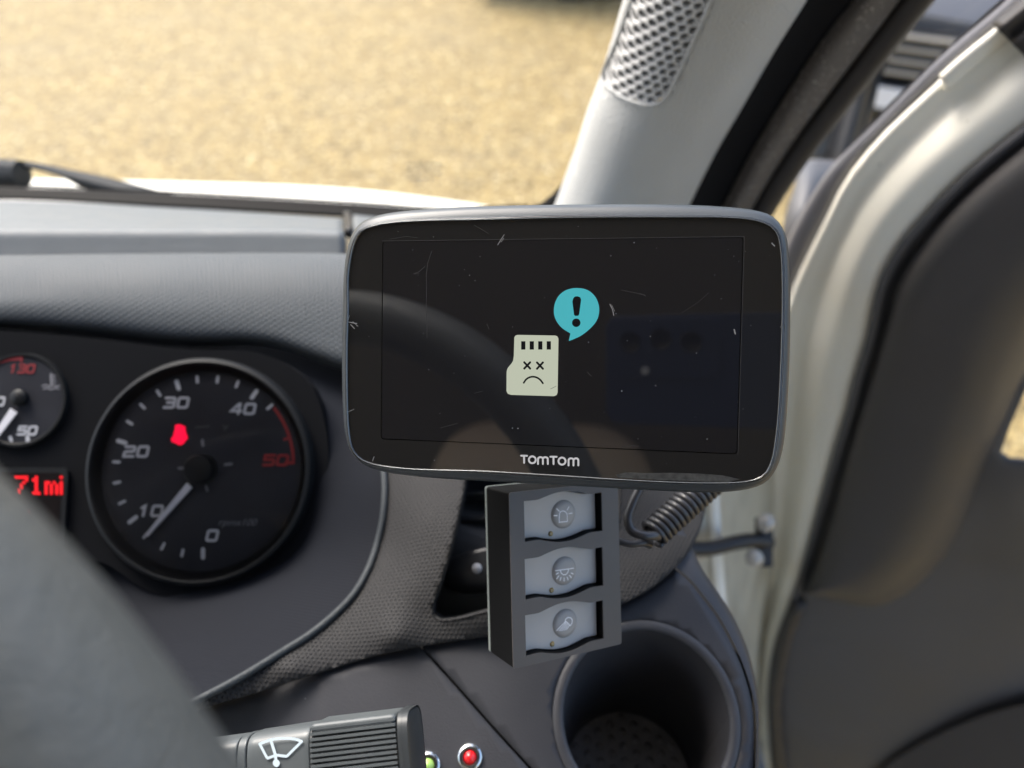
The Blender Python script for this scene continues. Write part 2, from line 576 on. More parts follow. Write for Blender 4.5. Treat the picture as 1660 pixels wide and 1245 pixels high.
M['paddle'] = mat('vent_paddle', (.028, .028, .030), .3)
M['paddledot'] = mat('vent_paddle_dot', (.42, .43, .46), .4)
M['lining'] = mat('cab_lining', (.19, .188, .186), .9)
M['bulk'] = mat('cab_bulkhead', (.24, .236, .23), .8)
M['seat'] = mat('pale_hand_tan', (.74, .62, .54), .9)
M['phone'] = mat('phone_back', (.045, .062, .125), .3)
M['phonelens'] = mat('phone_lens', (.002, .002, .003), .05)
M['carbody'] = mat('grey_car_paint', (.15, .15, .158), .45, coat=.15)
M['carblack'] = mat('dark_car_plastic', (.012, .012, .013), .5)
M['carglass'] = mat('dark_car_glass', (.01, .011, .012), .05)
M['lamp'] = mat('car_headlamp', (.75, .76, .8), .1, coat=1)
M['plate'] = mat('white_car_bodywork', (.75, .75, .76), .4)

def glass_mat(name, tint, dirt=.05, ior=1.25):
    m = bpy.data.materials.new(name); m.use_nodes = True
    t = m.node_tree; N = t.nodes; L = t.links
    N.remove(N['Principled BSDF'])
    out = N['Material Output']
    tr = N.new('ShaderNodeBsdfTransparent'); tr.inputs[0].default_value = (*tint, 1)
    gl = N.new('ShaderNodeBsdfGlossy'); gl.inputs['Roughness'].default_value = .02
    df = N.new('ShaderNodeBsdfDiffuse'); df.inputs[0].default_value = (.6, .62, .65, 1)
    fr = N.new('ShaderNodeFresnel'); fr.inputs[0].default_value = ior
    mx = N.new('ShaderNodeMixShader'); mx2 = N.new('ShaderNodeMixShader')
    L.new(fr.outputs[0], mx.inputs[0]); L.new(tr.outputs[0], mx.inputs[1]); L.new(gl.outputs[0], mx.inputs[2])
    tc = N.new('ShaderNodeTexCoord')
    nz = N.new('ShaderNodeTexNoise'); nz.inputs['Scale'].default_value = 9; nz.inputs['Detail'].default_value = 5
    L.new(tc.outputs['Object'], nz.inputs['Vector'])
    mr = N.new('ShaderNodeMapRange'); mr.inputs[1].default_value = .5; mr.inputs[2].default_value = .85; mr.inputs[3].default_value = .0; mr.inputs[4].default_value = dirt
    L.new(nz.outputs['Fac'], mr.inputs[0])
    L.new(mr.outputs[0], mx2.inputs[0]); L.new(mx.outputs[0], mx2.inputs[1]); L.new(df.outputs[0], mx2.inputs[2])
    L.new(mx2.outputs[0], out.inputs[0])
    return m
M['windscreen'] = glass_mat('windscreen_glass', (.97, .985, .98))
M['lens'] = glass_mat('gauge_lens', (.98, .98, .985), .012, 1.22)

def gravel_mat():
    m = bpy.data.materials.new('golden_gravel'); m.use_nodes = True
    t = m.node_tree; N = t.nodes; L = t.links
    b = N['Principled BSDF']; b.inputs['Roughness'].default_value = .75
    tc = N.new('ShaderNodeTexCoord')
    cols = []
    def vor(scale):
        v = N.new('ShaderNodeTexVoronoi'); v.inputs['Scale'].default_value = scale
        L.new(tc.outputs['Object'], v.inputs['Vector']); return v
    v1 = vor(50)
    s1 = N.new('ShaderNodeSeparateColor'); L.new(v1.outputs['Color'], s1.inputs[0])
    r = N.new('ShaderNodeValToRGB'); e = r.color_ramp.elements
    e[0].position = 0; e[0].color = (.20, .136, .050, 1)
    e[1].position = 1; e[1].color = (.84, .69, .38, 1)
    for p, c in ((.25, (.35, .25, .094, 1)), (.5, (.46, .325, .118, 1)), (.75, (.52, .38, .142, 1)), (.92, (.58, .45, .20, 1))):
        k = e.new(p); k.color = c
    L.new(s1.outputs[0], r.inputs[0])
    nz = N.new('ShaderNodeTexNoise'); nz.inputs['Scale'].default_value = 7; nz.inputs['Detail'].default_value = 5
    L.new(tc.outputs['Object'], nz.inputs['Vector'])
    mr = N.new('ShaderNodeMapRange'); mr.inputs[1].default_value = .3; mr.inputs[2].default_value = .7; mr.inputs[3].default_value = .52; mr.inputs[4].default_value = .72
    L.new(nz.outputs['Fac'], mr.inputs[0])
    # damp grey streaks
    n2 = N.new('ShaderNodeTexNoise'); n2.inputs['Scale'].default_value = 1.3; n2.inputs['Detail'].default_value = 4
    L.new(tc.outputs['Object'], n2.inputs['Vector'])
    m2 = N.new('ShaderNodeMapRange'); m2.inputs[1].default_value = .45; m2.inputs[2].default_value = .75; m2.inputs[3].default_value = 0; m2.inputs[4].default_value = .35
    L.new(n2.outputs['Fac'], m2.inputs[0])
    mx = N.new('ShaderNodeMix'); mx.data_type = 'RGBA'; mx.inputs['B'].default_value = (.42, .34, .19, 1)
    L.new(m2.outputs[0], mx.inputs['Factor']); L.new(r.outputs[0], mx.inputs['A'])
    sc = N.new('ShaderNodeVectorMath'); sc.operation = 'SCALE'
    L.new(mx.outputs['Result'], sc.inputs[0]); L.new(mr.outputs[0], sc.inputs['Scale'])
    L.new(sc.outputs[0], b.inputs['Base Color'])  # gravel colour
    bn = N.new('ShaderNodeBump'); bn.inputs['Distance'].default_value = .012; bn.inputs['Strength'].default_value = .8; bn.invert = True
    L.new(v1.outputs['Distance'], bn.inputs['Height']); L.new(bn.outputs[0], b.inputs['Normal'])
    return m
M['gravel'] = gravel_mat()

# ------------------------------------------------------------------ ground
G0 = np.zeros((60, 60, 3))
rr = np.random.RandomState(3)
for i in range(60):
    for j in range(60):
        x = (j - 29.5) / 29.5; y = (i - 29.5) / 29.5
        X = math.copysign(abs(x) ** 2.2, x) * 180; Y = math.copysign(abs(y) ** 2.2, y) * 180 + 3
        G0[i, j] = (X, Y, .02 * math.sin(X * 1.3 + 1) * math.cos(Y * 1.1) if abs(X) < 20 and abs(Y) < 25 else 0)
V, Fc, uv = grid_mesh(G0)
g = mk('gravel_ground', V, Fc, M['gravel'], None)
tag(g, 'golden yellow gravel yard seen through the windscreen', None, None, 'structure')

# ------------------------------------------------------------------ van body: cab shell, bonnet, hinge pillar
van = empty('parked_van', (0, .2, .0), 'cream painted van with its driver door swung open and bonnet beyond the glass', 'van')
# windscreen plane: base y ~.55 z ~1.5 to roof
def panel(name, pts, m, th=.02, parent=van, **kw):
    n = np.cross(pts[1] - pts[0], pts[2] - pts[0]); n = n / np.linalg.norm(n)
    V = list(pts) + [p + n * th for p in pts]
    k = len(pts)
    Fc = [tuple(range(k)), tuple(range(2 * k - 1, k - 1, -1))] + [(i, (i + 1) % k, (i + 1) % k + k, i + k) for i in range(k)]
    return mk(name, V, Fc, m, parent, smooth=False, **kw)
A = np.array
panel('roof', [A((-1.5, .22, 2.36)), A((.55, .22, 2.36)), A((.55, -1.0, 2.40)), A((-1.5, -1.0, 2.40))], M['lining'], .05)
panel('bulkhead', [A((-1.5, -.98, .45)), A((.5, -.98, .45)), A((.5, -.98, 2.38)), A((-1.5, -.98, 2.38))], M['bulk'], .03)
panel('cab_floor', [A((-1.5, -.96, .62)), A((.40, -.96, .62)), A((.40, .72, .62)), A((-1.5, .72, .62))], M['bulk'], .03)
panel('side_panel', [A((-1.5, -.96, .50)), A((-1.5, .5, .50)), A((-1.5, .5, 1.45)), A((-1.5, -.96, 1.45))], M['creamdark'], .05)
panel('rear_door_pillar', [A((.44, -.96, .5)), A((.44, -.80, .5)), A((.44, -.80, 2.37)), A((.44, -.96, 2.37))], M['cream'], .08)
# bonnet beyond the glass
bon = loft('bonnet', [[P(-420, 345, .72), P(0, 335, .715), P(300, 340, .71), P(560, 352, .70), P(820, 372, .67), P(1000, 400, .645)],
                      [P(-420, 306, .78), P(0, 304, .775), P(300, 309, .77), P(560, 320, .755), P(810, 346, .715), P(1000, 385, .67)],
                      [P(-420, 292, .84), P(0, 295, .83), P(300, 301, .825), P(560, 312, .81), P(790, 341, .76), P(1000, 384, .70)],
                      [P(-420, 315, .98), P(0, 318, .97), P(300, 324, .96), P(560, 332, .93), P(770, 352, .86), P(1000, 390, .76)],
                      [P(-420, 480, 1.25), P(0, 480, 1.25), P(300, 480, 1.25), P(560, 470, 1.2), P(770, 450, 1.05), P(1000, 440, .9)]],
           M['cream'], van, nu=60, nv=40, solid=.004)
# hinge pillar inside the door opening
DD_, DU_ = np.array([.97, .17, -.17]), np.array([0, -.707, -.707])
DN_ = np.cross(DD_, DU_); DN_ = DN_ / np.linalg.norm(DN_) * -math.copysign(1, np.cross(DD_, DU_)[2])
hp_z = plane_depth(C3(1290, 500, .64) - DN_ * .022, DN_)
hp_r = [(1268, 460), (1274, 640), (1270, 740), (1266, 830), (1256, 950), (1240, 1040), (1234, 1140), (1234, 1330)]
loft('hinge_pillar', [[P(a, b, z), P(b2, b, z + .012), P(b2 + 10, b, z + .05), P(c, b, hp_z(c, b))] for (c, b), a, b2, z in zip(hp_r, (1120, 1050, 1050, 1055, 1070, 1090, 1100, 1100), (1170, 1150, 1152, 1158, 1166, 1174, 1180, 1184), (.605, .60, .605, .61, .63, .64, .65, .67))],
     M['creamdark'], van, nu=60, nv=40)
# pressed rib and paint edge on the pillar
tube('hinge_pillar_flange', crom([P(1150, 640, .61), P(1156, 800, .615), P(1166, 950, .635), P(1178, 1100, .65), P(1186, 1300, .67)], 30), .005, M['cream'], van)

# ------------------------------------------------------------------ windscreen
ws = empty('windscreen', P(400, 325, .62), 'clear raked windscreen with dotted black border above the dashboard', 'windscreen')
gb = [P(-700, 322, .66), P(0, 322, .635), P(300, 326, .63), P(600, 342, .618), P(860, 352, .610), P(960, 380, .620)]
gt = [A((x, .22, 2.35)) for x in (-1.45, -.9, -.5, -.2, .1, .3)]
gr_edge = [P(960, 380, .620), P(1010, 300, .590), P(1075, 120, .530), P(1130, 0, .485), P(1200, -140, .430), A((.28, .26, 2.2)), A((.3, .22, 2.35))]
ge = crom(gr_edge, 61)
rows = []
for t in (0, .15, .3, .45, .6, .75, .9, 1.0):
    row = [a * (1 - t) + b * t + A((0, .03, 0)) * 4 * t * (1 - t) for a, b in zip(gb, gt)]
    row[-1] = ge[int(round(t * 60))]
    rows.append(row)
loft('glass', rows, M['windscreen'], ws, nu=40, nv=30)
loft('black_border', [[P(-500, 296, .640), P(0, 303, .625), P(300, 315, .62), P(600, 332, .607), P(720, 340, .6), P(860, 336, .588), P(905, 305, .578), P(938, 240, .565)],
                      [P(-500, 335, .635), P(0, 322, .618), P(300, 336, .612), P(600, 352, .6), P(720, 356, .592), P(900, 352, .578), P(940, 320, .568), P(990, 240, .555)]],
     M['frit'], ws, nu=80, nv=6, solid=.0015)
# dotted edge of the border
dots = []
cv = crom([P(-60, 300, .624), P(0, 300.5, .622), P(300, 312.5, .617), P(600, 329.5, .604), P(720, 337.5, .597), P(855, 333.5, .585)], 240)
V, Fc = [], []
fw = Frame((0, 0, 0), AX, AU)
for k, p in enumerate(cv):
    b = len(V); r = .0012
    V += [p + r * (math.cos(t) * AX + math.sin(t) * AU) for t in np.linspace(0, 2 * math.pi, 9)[:-1]]
    Fc.append(tuple(range(b, b + 8)))
mk('dotted_edge', V, Fc, M['frit'], ws, smooth=False)
# faint stamped maker's marks in the glass corner
items = []
fr = Frame(P(690, 278, .60), AX, AU)
for r_ in range(4):
    y = .006 - r_ * .0042
    x = -.014
    while x < .014 - .002 * r_:
        w_ = random.uniform(.001, .0028)
        items.append(([(x, y), (x + w_, y)], .0016)); x += w_ + .0026
strokes('glass_stamp', fr, items, 0, mat('glass_stamp_grey', (.16, .13, .08), .6), ws)

# wiper outside the glass
wp = empty('windscreen_wiper', P(20, 290, .67), 'black wiper arm resting low on the windscreen at the far left', 'wiper')
V, Fc = tube_mesh(crom([P(-160, 283, .67), P(-60, 280, .67), P(0, 281, .67), P(36, 283, .668)], 24), .0125, 12)
mk('arm_knuckle', V, Fc, M['wiper'], wp, autosmooth=50)
loft('blade', [[P(20, 258, .672), P(60, 264, .672), P(110, 274, .67), P(170, 286, .666), P(240, 304, .66), P(330, 326, .65)],
               [P(20, 264, .667), P(60, 272, .667), P(105, 285, .665), P(160, 301, .660), P(235, 318, .653), P(325, 329, .645)],
               [P(20, 268, .672), P(60, 276, .672), P(100, 288, .672), P(145, 310, .668), P(225, 326, .66), P(320, 333, .652)]],
     M['wiper'], wp, nu=40, nv=10, solid=.004)

# ------------------------------------------------------------------ dashboard
dash = empty('dashboard', P(600, 1000, .42), 'grey grained plastic dashboard with hood, air vents, lower shelf and cup holder', 'dashboard')
# top pad: windscreen side, soft break, front lip
loft('top_pad', [[P(-300, 333, .62), P(0, 325, .606), P(300, 338, .600), P(450, 347, .594), P(556, 354, .588)],
                 [P(-300, 350, .555), P(0, 345, .545), P(300, 352, .54), P(450, 356, .536), P(556, 360, .532)],
                 [P(-300, 368, .505), P(0, 367, .50), P(300, 368, .497), P(450, 368, .494), P(556, 371, .492)],
                 [P(-300, 376, .494), P(0, 375, .489), P(300, 375, .486), P(450, 375, .484), P(557, 378, .482)],
                 [P(-300, 396, .4925), P(0, 396, .4875), P(300, 394, .4845), P(450, 393, .4825), P(558, 395, .4805)],
                 [P(-300, 426, .491), P(0, 426, .486), P(300, 422, .483), P(450, 421, .481), P(559, 422, .479)]],
     M['pad'], dash, nu=70, nv=50, solid=.006)
loft('side_pad', [[P(572, 348, .590), P(720, 362, .580), P(900, 372, .565), P(1080, 395, .55)],
                  [P(572, 366, .525), P(720, 380, .525), P(900, 400, .52), P(1080, 430, .515)],
                  [P(572, 395, .480), P(720, 420, .48), P(900, 450, .475), P(1080, 480, .475)],
                  [P(572, 470, .455), P(720, 500, .45), P(900, 540, .44), P(1080, 580, .44)],
                  [P(572, 640, .440), P(720, 660, .425), P(900, 720, .415), P(1100, 760, .43)]],
     M['pad'], dash, nu=40, nv=40, solid=.005)
tube('pad_gap', crom([P(563, 349, .588), P(566, 366, .54), P(566, 378, .50)], 12), .0035, M['black'], dash)  # black tube put in as the dark gap between the two pads
# instrument hood: grained band that rolls under
loft('hood', [[P(-320, 424, .468), P(0, 423, .462), P(300, 416, .458), P(560, 415, .455), P(800, 425, .452)],
              [P(-320, 418, .455), P(0, 414, .449), P(300, 411, .446), P(560, 412, .443), P(800, 425, .442)],
              [P(-320, 436, .441), P(0, 432, .437), P(300, 430, .434), P(560, 432, .431), P(800, 445, .43)],
              [P(-320, 468, .430), P(0, 466, .427), P(300, 466, .424), P(560, 475, .421), P(800, 490, .42)],
              [P(-320, 500, .425), P(0, 498, .422), P(150, 502, .421), P(300, 512, .419), P(430, 522, .417), P(560, 545, .415), P(800, 580, .41)],
              [P(-320, 520, .426), P(0, 520, .424), P(150, 529, .423), P(300, 545, .421), P(430, 548, .418), P(560, 588, .415), P(800, 640, .41)],
              [P(-320, 532, .440), P(0, 531, .438), P(150, 546, .437), P(300, 562, .435), P(430, 562, .432), P(560, 602, .425), P(800, 660, .42)]],
     M['hex'], dash, nu=110, nv=70, solid=.003)
# grained surround to the right of the cluster, round the driver's vent
inner = [(560, 600), (592, 660), (612, 715), (623, 770), (622, 830), (612, 880), (596, 925), (572, 965), (540, 998), (500, 1030), (460, 1055), (390, 1098), (322, 1134), (250, 1170), (160, 1210)]
inner_s = crom(inner, 60)
outer_l = crom([(215, 1205), (322, 1152), (400, 1128), (470, 1106), (560, 1077), (640, 1056), (720, 1042), (782, 1033), (860, 1022), (950, 1000), (1030, 968), (1085, 930), (1120, 890), (1138, 850), (1146, 805), (1150, 740)], 70)
outline = [tuple(p) for p in inner_s] + [tuple(p) for p in outer_l] + [(1100, 690), (900, 640), (700, 600)]
vent_hole = [tuple(p) for p in crom([(762, 760), (752, 800), (738, 860), (722, 920), (706, 970), (700, 990), (708, 1003), (730, 1004), (790, 990), (860, 972), (930, 950), (985, 920), (1000, 860), (1004, 800), (1004, 740), (880, 730)], 60, True)]
surf = tps([(560, 600, .43), (623, 770, .385), (612, 880, .372), (540, 998, .352), (460, 1055, .340), (322, 1134, .322), (160, 1210, .308),
            (322, 1152, .324), (470, 1106, .3325), (640, 1056, .3370), (782, 1033, .3395), (950, 1000, .3435), (1085, 930, .3525), (1138, 850, .378), (1150, 740, .43),
            (470, 1090, .3315), (640, 1038, .3345), (782, 1016, .3375), (1000, 955, .348), (1075, 900, .358),
            (690, 850, .360), (660, 950, .349), (690, 1000, .343), (1040, 860, .370), (1060, 800, .382), (900, 640, .42), (700, 600, .425), (760, 760, .378), (610, 1010, .3425)])
patch('vent_surround', outline, surf, M['hexdark'], dash, holes=[vent_hole], step=9, solid=.003)
lip = [P(a, b, surf(a, b) - .0012) for a, b in crom(inner, 120)]
V, Fc = tube_mesh(lip, .0017, 14)
uvv = []
L_ = np.concatenate([[0], np.cumsum(np.linalg.norm(np.diff(np.array(lip), axis=0), axis=1))])
for i in range(len(lip)):
    for k in range(14): uvv.append((L_[i], k * .00077))
mk('surround_lip', V, Fc, M['lip'], dash, uv=uvv)
# rounded inner edge of the vent opening, going back into the vent
vh = np.array(vent_hole)
vc = vh.mean(0)
rows = []
for sc, dz in ((1.012, -.0006), (1.0, .0002), (.985, .003), (.975, .012), (.96, .035)):
    rows.append([P(*(vc + (q - vc) * sc), surf(*q) + dz) for q in np.vstack([vh, vh[:1]])])
G = np.array(rows)
V, Fc, uv = grid_mesh(G)
mk('vent_opening', V, Fc, M['hexdark'], dash, uv=uv)
vent = mk('air_vent', [P(a, b, surf(a, b) + .034) for a, b in [tuple(vc + (q - vc) * 1.06) for q in vh]], [tuple(range(len(vh)))], M['black'], dash, smooth=False, face_cam=True)
for (y0, y1) in ((800, 806), (846, 840), (890, 872)):
    loft('slat', [[P(720, y0, .392), P(800, (y0 + y1) / 2, .388), P(1000, y1 - 30, .40)], [P(720, y0 + 12, .405), P(800, (y0 + y1) / 2 + 12, .40), P(1000, y1 - 18, .41)]], M['black'], vent, nu=12, nv=4, solid=.003)
pd = loft('paddle', [[P(728, 905, .372), P(760, 893, .368), P(800, 886, .368), P(860, 880, .37)],
                     [P(722, 930, .369), P(755, 925, .3655), P(800, 920, .3655), P(860, 915, .368)],
                     [P(722, 950, .371), P(755, 956, .367), P(800, 952, .367), P(860, 945, .369)],
                     [P(732, 958, .378), P(755, 963, .376), P(800, 960, .376), P(860, 952, .378)]], M['paddle'], vent, nu=20, nv=14, solid=.003)
fr = Frame(P(773, 922, .3650), AX, AU, -AF)
lathe('paddle_dot', fr, [(0, .0012), (.0018, .0010), (.0026, .0002), (.0026, -.002)], M['paddledot'], vent, n=20)

# lower shelf in three pieces with open seams, tilted to the driver
SN = np.array([0, -.42, -.906])
SP = C3(1050, 1165, .33)
shelf = plane_depth(SP, SN)
under = plane_depth(SP + np.array([0, .707, .707]) * .006, SN)
def dz_shelf(h):
    return plane_depth(SP + SN * h, SN)
seam = crom([(670, 1030), (697, 1064), (740, 1112), (800, 1180), (860, 1246), (930, 1325)], 30)
left_poly = [(180, 1180), (320, 1120), (470, 1075), (560, 1050)] + [tuple(p - (2.0, -1)) for p in seam] + [(700, 1330), (180, 1330)]
def tuck(x, y):
    yb = float(np.interp(x, outer_l[:, 0], outer_l[:, 1]))
    return .012 * min(max((yb + 3 - y) / 30, 0), 1)
def shelf_l(x, y):
    return shelf(x, y) + max(0, (520 - x)) * .00010 + tuck(x, y)
def shelf_r(x, y):
    return shelf(x, y) + tuck(x, y)
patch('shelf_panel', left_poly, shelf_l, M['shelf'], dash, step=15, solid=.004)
FW = Frame(W(SP), W(np.array([1, 0, 0])) - CAM, W(np.array([0, -.906, .42])) - CAM)   # frame on the shelf, out = SN
if (FW.w).dot(W(SN) - CAM) < 0: FW.w = -FW.w
ccx, ccy = FW.px(1048, 1163)
CR = .0368
cup_hole_px = []
lipR = CR + .0048
for k in range(48):
    t = 2 * math.pi * k / 48
    q = FW(ccx + lipR * math.cos(t), ccy + lipR * math.sin(t)) - CAM
    z = q.dot(AF); cup_hole_px.append((830 + q.dot(AX) / z * F, 622.5 - q.dot(AU) / z * F))
edge_seam = crom([(1076, 903), (1092, 918), (1119, 942), (1141, 969), (1164, 1000), (1195, 1059), (1212, 1105), (1222, 1150), (1224, 1200), (1222, 1260), (1222, 1330)], 60)
right_poly = [tuple(p + (2.0, -1)) for p in seam[::-1]] + [(760, 1010), (860, 1000), (950, 975), (1030, 940)] + [tuple(p - (1.8, -1)) for p in edge_seam]
# drop hole points to the lip: keep the hole inside the panel
hole_in = []
for a, b in cup_hole_px: hole_in.append((a, b))
hx = np.array(hole_in)
# pull in any hole point that would cross the right seam
for i in range(len(hx)):
    xe = np.interp(hx[i, 1], edge_seam[:, 1], edge_seam[:, 0]) - 5
    if hx[i, 0] > xe: hx[i, 0] = xe
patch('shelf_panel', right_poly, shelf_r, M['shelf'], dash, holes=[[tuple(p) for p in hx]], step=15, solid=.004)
er = crom([(1085, 830), (1116, 874), (1137, 919), (1164, 960), (1189, 1000), (1213, 1056), (1226, 1110), (1231, 1150), (1230, 1200), (1229, 1260), (1229, 1330)], 60)
GS = []
for i in range(60):
    a, b = edge_seam[i], er[i]
    r0 = P(*(a + (1.8, -1)), shelf(*a)); r1 = P(*(a * .45 + b * .55), shelf(*b) - .0015); r2 = P(*b, shelf(*b) + .004)
    GS.append([r0, r1, r2, r2 + A((.0005, .012, -.012)), r2 + A((-.008, .05, -.05)), r2 + A((-.03, .12, -.16))])
G = np.array(GS)
V, Fc, uv = grid_mesh(np.ascontiguousarray(np.swapaxes(G, 0, 1)))
mk('dash_end', V, Fc, M['shelf'], dash, uv=uv, face_cam=True)
patch('shelf_backing', [(600, 1066), (800, 1050), (1000, 1010), (1110, 960), (1218, 1085), (1226, 1330), (600, 1330)], dz_shelf(-.008), M['black'], dash,
      holes=[[tuple(p) for p in hx]], step=60)
# cup holder: rolled lip, wall dropping straight down, grained floor
cup_rows = []
RD = A((0, 0, -1.0))
NS = 64
c0 = FW(ccx, ccy)
floor_c = c0 + RD * .080 + A((0, .000, 0))
def cup_ring(R, h):
    return [FW(ccx + R * math.cos(2 * math.pi * k / NS), ccy + R * math.sin(2 * math.pi * k / NS), h) for k in range(NS)] + [FW(ccx + R, ccy, h)]
def floor_ring(R, up=0):
    return [floor_c + A((R * math.cos(2 * math.pi * k / NS), R * math.sin(2 * math.pi * k / NS), up)) for k in range(NS)] + [floor_c + A((R, 0, up))]
prof = [(lipR + .0006, -.004), (lipR + .0002, .0004), (lipR - .0006, .0010), (CR + .0022, .0013), (CR + .0009, .0008), (CR + .0002, .0000), (CR, -.0012)]
G = np.array([cup_ring(R, h) for R, h in prof])
V, Fc, uv = grid_mesh(G)
chold = mk('cup_holder', V, Fc, M['cup'], dash, uv=uv, face_cam=True)
top = np.array(cup_ring(CR, -.0012)); bot = np.array(floor_ring(.0335, .002))
G = np.array([top * (1 - t) + bot * t for t in np.linspace(0, 1, 16)] + [np.array(floor_ring(.0325, .0004))])
V, Fc, uv = grid_mesh(G)
mk('cup_wall', V, Fc, M['cupin'], chold, uv=uv)
V = [floor_c + A((x, y, .0006)) for x, y in circ(0, 0, .0328, 48)]
mk('cup_floor', V, [tuple(range(48))], M['cupfloor'], chold, smooth=False, uv=circ(0, 0, .0328, 48), face_cam=True)

# panel mounted lamps on the shelf
def led(px, py, lens, lab):
    a, b = FW.px(px, py)
    f2 = Frame(FW(a, b), FW.u, FW.v, FW.w)
    o = lathe('indicator_lamp', f2, [(.0056, 0), (.0056, .0006), (.0051, .0014), (.0040, .0019), (.0031, .0017), (.0029, .0008)], M['chrome'], dash, n=40, label=lab)
    lathe('lens', f2, [(0, .0037), (.0010, .0035), (.0020, .0028), (.0026, .0016), (.0027, .0004)], lens, o, n=28)
led(762, 1227, M['ledred'], 'red indicator lamp in a chrome bezel')
led(694, 1240, M['ledgreen'], 'green indicator lamp in a chrome bezel')

# ------------------------------------------------------------------ instrument cluster
cl = empty('instrument_cluster', P(200, 760, .42), 'dark instrument cluster with rev counter, lit red symbol and part of a temperature gauge', 'instrument cluster')
cow_out = [(-320, 520), (0, 518), (150, 525), (300, 545), (430, 550), (545, 580)] + [tuple(p) for p in inner_s] + [(0, 1260), (-320, 1260)]
cz = tps([(-320, 520, .46), (0, 525, .455), (150, 535, .453), (300, 550, .45), (430, 555, .447), (560, 600, .44), (623, 770, .388), (612, 880, .375), (540, 998, .355), (460, 1055, .343), (322, 1134, .325), (160, 1210, .312), (0, 1250, .31),
          (330, 760, .408), (200, 640, .412), (460, 640, .408), (200, 880, .402), (460, 880, .398), (330, 950, .392), (330, 590, .418), (60, 700, .412), (100, 900, .402), (-200, 700, .42), (0, 1000, .39), (200, 1040, .375), (540, 850, .388), (560, 760, .395)])
patch('cowl', cow_out, cz, M['cowl'], cl, step=16)
# flat fascia round the gauges
GF = Frame(P(327, 762, .395), AX, AU + AF * .10)
GW = GF.w if GF.w.dot(CAM - GF.o) > 0 else -GF.w
GF.w = GW
fas = crom([GF.px(*q) for q in [(-300, 530), (0, 536), (150, 548), (300, 566), (420, 572), (500, 620), (528, 700), (530, 780), (520, 860), (470, 930), (400, 965), (320, 975), (240, 960), (170, 915), (120, 905), (-300, 940)]], 90, True)
prism('fascia', GF, [tuple(p) for p in fas], -.012, -.0015, M['cluster'], cl)
def GP(px, py): return GF.px(px, py)
cx, cy = GP(327, 762)
R0 = 178 / F * .395
f1 = Frame(GF(cx, cy), GF.u, GF.v, GF.w)
rev = lathe('rev_counter', f1, [(0, .0004), (R0 - .0010, .0004)], M['dial'], cl, n=72, smooth=False)
lathe('bezel_ring', f1, [(R0 - .0055, .0006), (R0 - .0040, .0030), (R0 - .0028, .0052), (R0 - .0012, .0060), (R0 + .0004, .0054), (R0 + .0014, .0035), (R0 + .0018, -.004)], M['dialring'], rev, n=80)
def vp(v, r):                                 # value 0..50 -> point on the dial
    a = rad(-90 - 5.4 * v + 2)
    return np.array([r * math.cos(a), r * math.sin(a)])
RT = R0 * .80
ft_ = Frame(GF(*GP(331, 755)), GF.u, GF.v, GF.w)
items = []
for k in range(0, 18):
    v = k * 2.5
    major = k % 4 == 0
    w = .0022 if major else .0015
    items.append(([vp(v, RT - (.0030 if major else .0018)), vp(v, RT + .0012)], w))
strokes('tick_marks', ft_, items, .0008, M['white'], rev)
items = [([vp(v, RT * 1.02) for v in np.linspace(43, 49.6, 12)], .0016), ([vp(50, RT - .003), vp(50, RT + .001)], .0016), ([vp(47, RT - .002), vp(47, RT + .001)], .0014)]
strokes('red_zone', ft_, items, .0008, M['redmark'], rev)
def glyph(ch):
    if ch == '0': return [([(0.12, 0), (.88, 0), (1, .12), (1, .88), (.88, 1), (.12, 1), (0, .88), (0, .12)], True)]
    if ch == '1': return [([(.25, .8), (.55, 1), (.55, 0)], False)]
    if ch == '2': return [([(0, 1), (.88, 1), (1, .9), (1, .6), (.88, .52), (.12, .48), (0, .4), (0, 0), (1, 0)], False)]
    if ch == '3': return [([(0, 1), (.88, 1), (1, .88), (1, .62), (.88, .52), (.25, .52)], False), ([(.88, .52), (1, .40), (1, .12), (.88, 0), (0, 0)], False)]
    if ch == '4': return [([(1, .28), (0, .28), (.65, 1), (.78, 1), (.78, 0)], False)]
    if ch == '5': return [([(1, 1), (0, 1), (0, .56), (.88, .56), (1, .46), (1, .12), (.88, 0), (0, 0)], False)]
def number(s, fr, c, h, wd_, mt, par, st, sl=.18, gap=.4):
    tot = len(s) * wd_ + (len(s) - 1) * wd_ * gap
    items = []
    for i, ch in enumerate(s):
        x0 = c[0] - tot / 2 + i * wd_ * (1 + gap)
        for pts, clo in glyph(ch):
            items.append(([(x0 + a * wd_ + (b - .5) * h * sl, c[1] + (b - .5) * h) for a, b in pts], st, clo))
    return strokes('numeral', fr, items, .0008, mt, par)
k_ = .395 / F
def loc1(px, py): return f1.px(px, py)
for s_, px_, py_, m_ in (('0', 345, 868, 'white'), ('10', 245, 828, 'white'), ('20', 222, 732, 'white'), ('30', 287, 653, 'white'), ('40', 395, 663, 'white'), ('50', 448, 746, 'redmark')):
    number(s_, f1, loc1(px_, py_), 15.5 * k_, 15.5 * k_, M[m_], rev, 4.2 * k_)
v, f = text2d('rpmx100', 15.5 * k_, .35)
c = loc1(385, 847)
o = mk('unit_lettering', [f1(a * 1.08 + c[0], b + c[1], .0008) for a, b in v], f, M['grey_mark'], rev, smooth=False, face_cam=True)
items = []
for (x0, y0), (x1, y1) in (((329, 714), (330, 722)), ((366, 753), (376, 752)), ((300, 759), (291, 759)), ((335, 788), (337, 795))):
    items.append(([loc1(x0, y0), loc1(x1, y1)], .0014))
strokes('hub_marks', f1, items, .0008, M['grey_mark'], rev)
hubc = loc1(329, 761)
fh = Frame(f1(*hubc), f1.u, f1.v, f1.w)
tip = loc1(243, 867); tl = loc1(312, 786)
